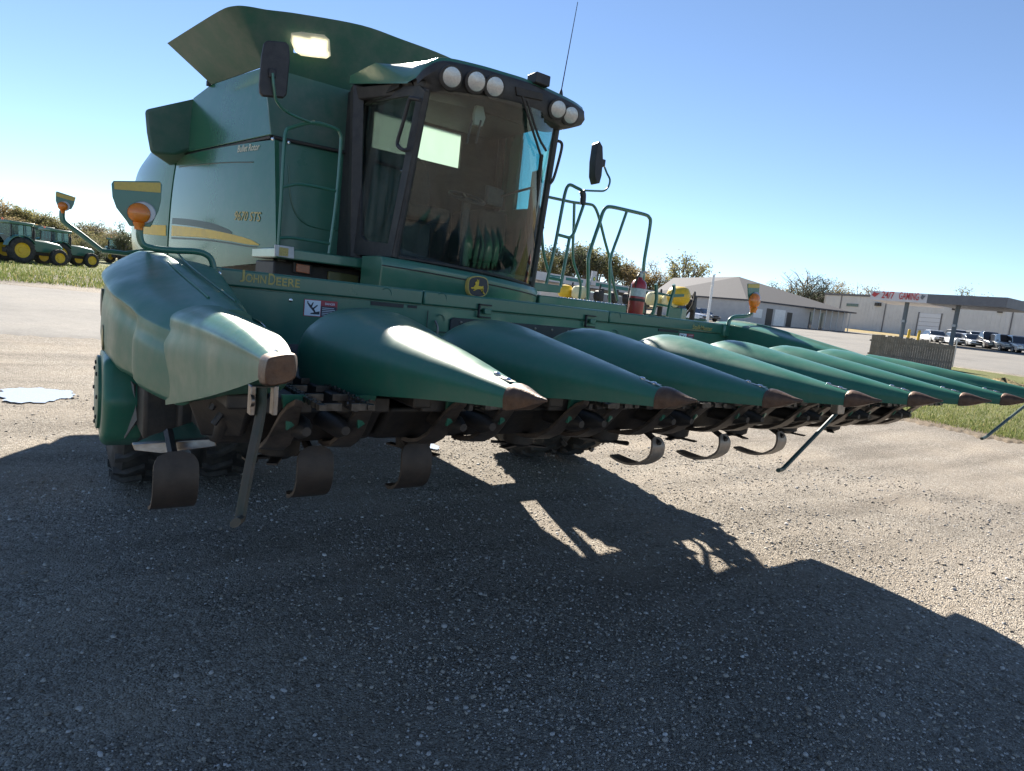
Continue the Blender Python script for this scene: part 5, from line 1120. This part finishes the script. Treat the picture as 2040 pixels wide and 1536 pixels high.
for u0, u1, zb, zt_, ma, nm in ((.20, .26, 0, 2.2, DOORD, 'door'), (.28, .38, 0, 2.2, WHITE, 'door'), (.40, .45, 0, 2.0, DOORD, 'door'), (.08, .16, .9, 2.0, WHITE, 'window'), (.62, .66, .0, 2.4, WINB, 'window'), (.72, .76, 0, 2.4, WINB, 'window')):
    facade(hb, nm, C_, R_b, u0, u1, gz_+.6+zb, gz_+.6+zt_, ma)
for u in (.58, .64, .7, .76, .82, .88, .94):
    p = on(C_, R_b, u, gz_+.4, 1.4); MB().tube([p, zz(p, ez-.1)], .06, 6).build('porch_post', GALV, hb)
facade(hb, 'porch_roof', C_, R_b, .56, .99, ez-.25, ez-.1, ROOFG, 1.6, 1.6)
# white warehouse
W0, W1 = AT(1630, 121), AT(2150, 104)
wz, wb = zat(1670, 596, 119), min(W0.z, W1.z)-.6
wh_ = thing('warehouse', 'long white metal warehouse with a roller door at the right edge', 'building', (W0+W1)/2)
wallbox(wh_, 'wall', W0, W1, wb, wz, 22, SIDING)
facade(wh_, 'roof_trim', W0, W1, -.002, 1.002, wz-.25, wz+.08, FASG, .12, .3)
for i in range(64):
    facade(wh_, 'siding_rib', W0, W1, i/64+.004, i/64+.0062, wb, wz-.25, SIDING, .018, .03)
for px in (1672, 1774, 1912, 2004):
    u = (px-1630)/(2150-1630); facade(wh_, 'downpipe', W0, W1, u*1.08-.0015, u*1.08+.0015, wb, wz-.25, FASG, .12, .1)
ud = lambda px: (px-1630)/(2150-1630)*1.05
rd_ = facade(wh_, 'roller_door', W0, W1, ud(1851), ud(1893), wb, wb+4.3, mat('door_white', (.66, .68, .72), .5), .06, .08)
for k in range(6): facade(wh_, 'door_slat', W0, W1, ud(1851.5), ud(1892.5), wb+.7+k*.6, wb+.73+k*.6, FASG, .075, .02)
facade(wh_, 'door_frame', W0, W1, ud(1848.5), ud(1851), wb, wb+4.45, FASG, .1, .1); facade(wh_, 'door_frame', W0, W1, ud(1893), ud(1895), wb, wb+4.45, FASG, .1, .1)
for px in (1755, 1764, 1912, 1990): facade(wh_, 'wall_light', W0, W1, ud(px), ud(px+(8 if px in (1755, 1990) else 4)), wz-1.6, wz-1.1, DOORD, .3, .25)
facade(wh_, 'wall_plaque', W0, W1, ud(1688), ud(1716), wz-1.9, wz-1.45, mat('plaque_green', (.10, .17, .16), .6, c2=(.2, .26, .25), nscale=6), .09, .05)
facade(wh_, 'wall', W0, AT(1670, 119.6), 0, 1, wb, wz-.3, WALLT, .055, .03)
# roadside canopy with sign
K0, K1, K2 = AT(1718, 80), AT(1829, 78.5), AT(1985, 76)
cn = thing('sign_canopy', 'grey roadside canopy with a red and white gaming sign on two posts', 'canopy', (K0+K2)/2)
kt, kb = zat(1720, 592, 80), zat(1720, 607, 80)
wallbox(cn, 'fascia', K1, K2, kb, kt, 7, FASG)
sb_ = wallbox(cn, 'sign_board', K0, K1, kb, kt+.02, 7, mat('sign_white', (.66, .63, .63), .6, c2=(.58, .56, .56), nscale=1))
SRED = mat('sign_red', (.50, .06, .06), .6)
d_ = on(K0, K1, 1, 0, 0)-on(K0, K1, 0, 0, 0)
lettering('sign_lettering', '24/7', on(K0, K1, .21, kb+.22, .06), d_, (0, 0, 1), .75, SRED, cn, width=d_.length*.22, depth=.01)
lettering('sign_lettering', 'GAMING', on(K0, K1, .52, kb+.22, .06), d_, (0, 0, 1), .75, SRED, cn, width=d_.length*.34, depth=.01)
for u0, u1 in ((.03, .17), (.89, .97)):
    MB().prism([on(K0, K1, u0, kb+.5, .06), on(K0, K1, u0+.4*(u1-u0), kb+.3, .06), on(K0, K1, u1, kb+.75, .06), on(K0, K1, u0+.6*(u1-u0), kb+.72, .06), on(K0, K1, u0+.2*(u1-u0), kb+.85, .06)], (on(K0, K1, 0, 0, .02)-on(K0, K1, 0, 0, 0))).build('sign_mark', SRED if u0 < .5 else FASG, cn, smooth=False)
for px, dd in ((1792, 80), (1892, 79)):
    p = AT(px, dd); MB().tube([p-V((0, 0, .3)), zz(p, kb+.1)], .22, 8).build('canopy_post', mat('post_steel', (.12, .14, .15), .6), cn)
    MB().box(zz(p, p.z+2.1), (.7, .3, .25)).build('post_lamp', GALV, cn)
for i, px in enumerate((1806, 1826)):
    p = AT(px, 82); b_ = MB().lathe(p, (0, 0, 1), [(0, .14), (1.2, .14), (1.28, .1), (1.3, 0)], 12).build('bollard', YELLOW)
    tag(b_, f'yellow bollard below the gaming sign, {"left" if i == 0 else "right"} of two', 'bollard', 'yellow bollards')
# filling station
S0, S1 = AT(1050, 96), AT(1345, 132)
fs_ = thing('filling_station', 'filling station canopy with green and white fascia behind the handrails', 'canopy', (S0+S1)/2)
st_, sbz = zat(1090, 545, 99), zat(1090, 561, 99)
wallbox(fs_, 'canopy_fascia', S0, S1, sbz, st_, 12, SIDING)
TEAL = mat('teal_stripe', (.03, .19, .17), .5)
facade(fs_, 'fascia_stripe', S0, S1, .09, .17, sbz+.55, sbz+1.0, TEAL, .05); facade(fs_, 'fascia_stripe', S0, S1, .19, .29, sbz+.55, sbz+1.0, TEAL, .05); facade(fs_, 'fascia_stripe', S0, S1, .31, .99, sbz+.4, sbz+.95, TEAL, .05)
for u in (.15, .45, .75):
    p = on(S0, S1, u, 2.4, -4); MB().tube([p, zz(p, sbz+.1)], .25, 8).build('canopy_post', WHITE, fs_)
wallbox(fs_, 'shop', AT(1075, 125), AT(1290, 150), 2.5, 6.2, 8, SIDING)
p = on(S0, S1, .345, sbz+.2, .25); sgb = MB().box(p+V((0, 0, 1.35)), (1.25, .3, 2.3), rz=math.atan2((S1-S0).y, (S1-S0).x)).build('station_sign', SIDING, fs_, bevel=.03)
d_ = (S1-S0); d_.z = 0; d_.normalize(); n_ = V((d_.y, -d_.x, 0)); n_ = n_ if n_.dot(p) < 0 else -n_
c = p+n_*.17+V((0, 0, 1.25))
sun_ = MB()
MB().prism([c+d_*(.36*(1 if k % 2 else .82)*math.cos(k*math.pi/12))+V((0, 0, .36*(1 if k % 2 else .82)*math.sin(k*math.pi/12))) for k in range(24)], n_*.01).build('station_emblem', mat('emblem_green', (.08, .30, .05), .5), sgb, smooth=False)
MB().prism([c+n_*.012+d_*(.22*(1 if k % 2 else .75)*math.cos(k*math.pi/8))+V((0, 0, .22*(1 if k % 2 else .75)*math.sin(k*math.pi/8))) for k in range(16)], n_*.01).build('emblem_center', mat('emblem_yellow', (.75, .65, .12), .5), sgb, smooth=False)
lettering('station_lettering', 'bp', c+n_*.02+d_*.2+V((0, 0, .42)), d_, (0, 0, 1), .32, TEAL, sgb)
# pale post
p = AT(1408, 60); po = MB().tube([p, p+V((0, 0, zat(1418, 553, 60)-p.z))], .11, 10, rad=[.13, .10]).build('light_pole', WHITE)
tag(po, 'plain white pole in front of the grey roofed building', 'pole')
p = AT(2003, 40)
po = MB().tube([AT(1903, 41), AT(1903, 41)+V((0, 0, 1.6))], .03, 6).build('sign_post', GALV); tag(po, 'thin metal post at the right end of the wooden fence', 'post')
# fence of upright planks
FW = mat('weathered_wood', (.19, .15, .12), .9, c2=(.28, .23, .19), nscale=4, bump=.3, bscale=20)
f0, f1 = AT(1735, 39.5), AT(1902, 39)
fe_ = thing('plank_fence', 'weathered wooden plank fence by the road', 'fence', f0)
d_ = f1-f0; n = 36; rzf = math.atan2(d_.y, d_.x)
for i in range(n):
    p = f0.lerp(f1, (i+.5)/n); hgt = 1.42+random.uniform(-.04, .05)-(.10 if i > 24 else 0)
    MB().box(p+V((0, 0, hgt/2-.08)), (d_.length/n*.93, .03+random.uniform(0, .02), hgt), rz=rzf+random.uniform(-.03, .03)).build('plank', FW, fe_)
for z in (.35, 1.05): MB().box((f0+f1)/2+V((0, .08, z)), (d_.length, .05, .09), rz=rzf).build('fence_rail', FW, fe_)
# straw heap
p = AT(2010, 30); hp = MB(); rings_ = []
for k in range(9):
    u = k/8; rings_.append([p+V((math.cos(a)*2.1*(1-u**1.6)*(1+.1*math.sin(3*a+k)), math.sin(a)*1.5*(1-u**1.6)*(1+.08*math.sin(5*a)), .62*u*(1+.12*math.sin(4*a+2*k))-.05)) for a in np.linspace(0, 2*math.pi, 33)[:-1]])
tag(hp.loft(rings_).build('straw_heap', DRYG), 'low heap of dry straw on the grass at the right edge', 'heap')
# ================================================================== CARS
def make_car(paint, lab, kind='suv'):
    t = thing('parked_car', lab, 'car', (0, 0, 0), 'cars parked before the warehouse')
    hgt = {'suv': 1.72, 'sedan': 1.45, 'pickup': 1.85}[kind]; hl = .98 if kind != 'sedan' else .85
    L_, w_ = 4.6, .92
    sec = [(0, .55, .45, hl*.72), (.12, .82, .32, hl*.86), (.9, .9, .3, hl), (1.6, .92, .3, hl+.04), (3.9, .92, .3, hl+.05), (4.5, .88, .35, hl), (4.6, .8, .5, hl-.15)]
    MB().loft([[V((-b, y, z0)), V((b, y, z0)), V((b*1.02, y, (z0+z1)/2)), V((b*.96, y, z1-.05)), V((b*.86, y, z1)), V((-b*.86, y, z1)), V((-b*.96, y, z1-.05)), V((-b*1.02, y, (z0+z1)/2))] for y, b, z0, z1 in sec]).build('body', paint, t, bevel=.03)
    y1, y2 = (1.15, 4.3) if kind == 'suv' else ((1.3, 3.0) if kind == 'pickup' else (1.3, 3.9))
    MB().hexa([V(q) for q in [(-.84, y1, hl), (.84, y1, hl), (.84, y2, hl), (-.84, y2, hl), (-.68, y1+.75, hgt-.06), (.68, y1+.75, hgt-.06), (.68, y2-.35, hgt-.06), (-.68, y2-.35, hgt-.06)]]).build('windows', WINB, t, bevel=.02)
    MB().hexa([V(q) for q in [(-.70, y1+.70, hgt-.07), (.70, y1+.70, hgt-.07), (.70, y2-.3, hgt-.07), (-.70, y2-.3, hgt-.07), (-.6, y1+.8, hgt), (.6, y1+.8, hgt), (.6, y2-.4, hgt), (-.6, y2-.4, hgt)]]).build('roof', paint, t, bevel=.03)
    for y in (.95, 3.7):
        for s_ in (-1, 1):
            o = MB().lathe((s_*.72, y, .34), (s_, 0, 0), [(0, .34), (.18, .34), (.2, .30)], 18).build('wheel', RUBBER, t)
            MB().lathe((s_*.90, y, .34), (s_, 0, 0), [(0, .22), (.03, .20), (.03, 0)], 14).build('rim', GALV, o)
    MB().box((0, -.01, .62), (.75, .06, .18)).build('grille', BLACK, t)
    MB().box((0, .03, .42), (1.5, .08, .12)).build('bumper', DARK, t)
    for s_ in (-1, 1):
        MB().box((s_*.64, .05, hl*.74), (.3, .14, .13)).build('headlight', LENS, t, bevel=.03); MB().box((s_*1.0, y1+.35, hl+.1), (.18, .1, .13)).build('side_mirror', paint, t, bevel=.03)
    return t
CW = mat('car_white', (.70, .71, .73), .25, coat=1); CS = mat('car_silver', (.45, .46, .48), .3, .4, coat=1); CB = mat('car_dark', (.025, .018, .018), .25, coat=1); CG = mat('car_grey', (.10, .105, .115), .3, .3, coat=1)
base_az = lambda px: -math.atan2(ray(px, 700).x, ray(px, 700).y)
for px, d, pa, kd, rz, lb in ((1874, 87, CW, 'sedan', .35, 'white sedan left of the right canopy post'), (1914, 92, CW, 'suv', .3, 'tall white van behind a white car beside the canopy post'), (1916, 84, CW, 'sedan', .3, 'white car in the front row just right of the canopy post'), (1948, 83, CS, 'sedan', .35, 'silver car left of the dark pickup'), (1951, 92, CW, 'suv', .3, 'white van behind the silver car'), (1984, 82, CB, 'pickup', .4, 'dark maroon pickup in the row by the warehouse'), (2018, 80, CG, 'suv', .4, 'dark grey car right of the dark pickup'), (2044, 79, CS, 'suv', .4, 'silver car cut by the right photo edge')):
    t = make_car(pa, lb, kd); t.location = AT(px, d); t.rotation_euler = (0, 0, base_az(px)+rz)
t = make_car(CW, 'white car parked left of the white pole', 'suv'); t.location = AT(1402, 72); t.rotation_euler = (0, 0, base_az(1402)+.9); t['group'] = 'cars by the grey roofed building'
t = make_car(CG, 'dark car parked right of the white pole', 'sedan'); t.location = AT(1424, 80); t.rotation_euler = (0, 0, base_az(1424)+.8); t['group'] = 'cars by the grey roofed building'
# ================================================================== PLANTER
D0, D1 = AT(1115, 24)+V((0, 0, .62)), AT(1385, 21.5)+V((0, 0, .62))
pn = thing('row_planter', 'green and yellow row planter with black units behind the handrails', 'planter', (D0+D1)/2)
dv = D1-D0; dl = dv.length; dv.z = 0; dv.normalize(); rz = math.atan2(dv.y, dv.x); bk = V((-dv.y, dv.x, 0)); bk = bk if bk.dot(D0) > 0 else -bk
MB().box((D0+D1)/2+V((0, 0, 1.05)), (dl, .18, .18), rz=rz).build('toolbar', GREEN, pn, bevel=.02)
MB().box((D0+D1)/2+bk*.9+V((0, 0, 1.25)), (dl, .14, .14), rz=rz).build('toolbar', GREEN, pn, bevel=.02)
LIDM = mat('hopper_lid', (.72, .68, .42), .45, c2=(.66, .6, .3), nscale=4)
for i in range(9):
    c = D0+dv*(dl*(i+.4)/9); u = thing('x', 'x', 'x', c); bpy.data.objects.remove(u)
    un = MB().box(c+V((0, 0, .8)), (.22, .7, .5), rz=rz).box(c+bk*.5+V((0, 0, 1.5)), (.14, .14, 1.0), rz=rz).build('row_unit', BLACK, pn, bevel=.02)
    for s_ in (-.12, .12):
        MB().lathe(c+dv*s_-bk*.35+V((0, 0, .45)), dv, [(-.04, .40), (.04, .40), (.05, .34)], 20).build('gauge_wheel', RUBBER, un)
    MB().lathe(c+bk*.3+V((0, 0, 1.72)), dv, [(-.10, .20), (.10, .20), (.11, .16)], 16).build('hose_drum', BLACK, un)
    MB().tube([c+bk*.3+V((0, 0, 1.9)), c+bk*.1+dv*.15+V((0, 0, 2.1)), c-bk*.1+dv*.22+V((0, 0, 1.7)), c-bk*.2+V((0, 0, 1.2))], .035, 6, sm=4).build('air_hose', RUBBER, un)
    if i in (0, 1, 6, 7):
        MB().lathe(c+dv*.1-bk*.25+V((0, 0, 1.55)), (0, 0, 1), [(0, .2), (.1, .27), (.32, .27), (.42, .2), (.45, .06)], 16).build('seed_hopper', LIDM if i != 0 else YELLOW, un)
tc_ = P(1352, 590, Y=AT(1352, 20.5).y)
tk = MB().lathe(tc_-dv*.34, dv, [(0, .05), (.03, .18), (.10, .26), (.25, .29), (.48, .29), (.6, .25), (.67, .14), (.69, 0)], 24).build('tank', YELLOW, pn, ang=50)
MB().prism([tc_+dv*a_+V((0, 0, b_))-bk*.295 for a_, b_ in ((-.12, -.07), (.3, -.02), (.3, .06), (-.12, .03))], -bk*.01).build('tank_band', GREEN, tk)
MB().box(tc_-V((0, 0, .65)), (.5, .4, .6), rz=rz).build('tank_stand', GREEN, pn, bevel=.03)
for s_ in (.2, .8):
    c = D0.lerp(D1, s_)+bk*.5-V((0, 0, .62)); MB().lathe(c+V((0, 0, .8)), dv, [(-.15, .8), (.15, .8)], 20).build('transport_wheel', RUBBER, pn)
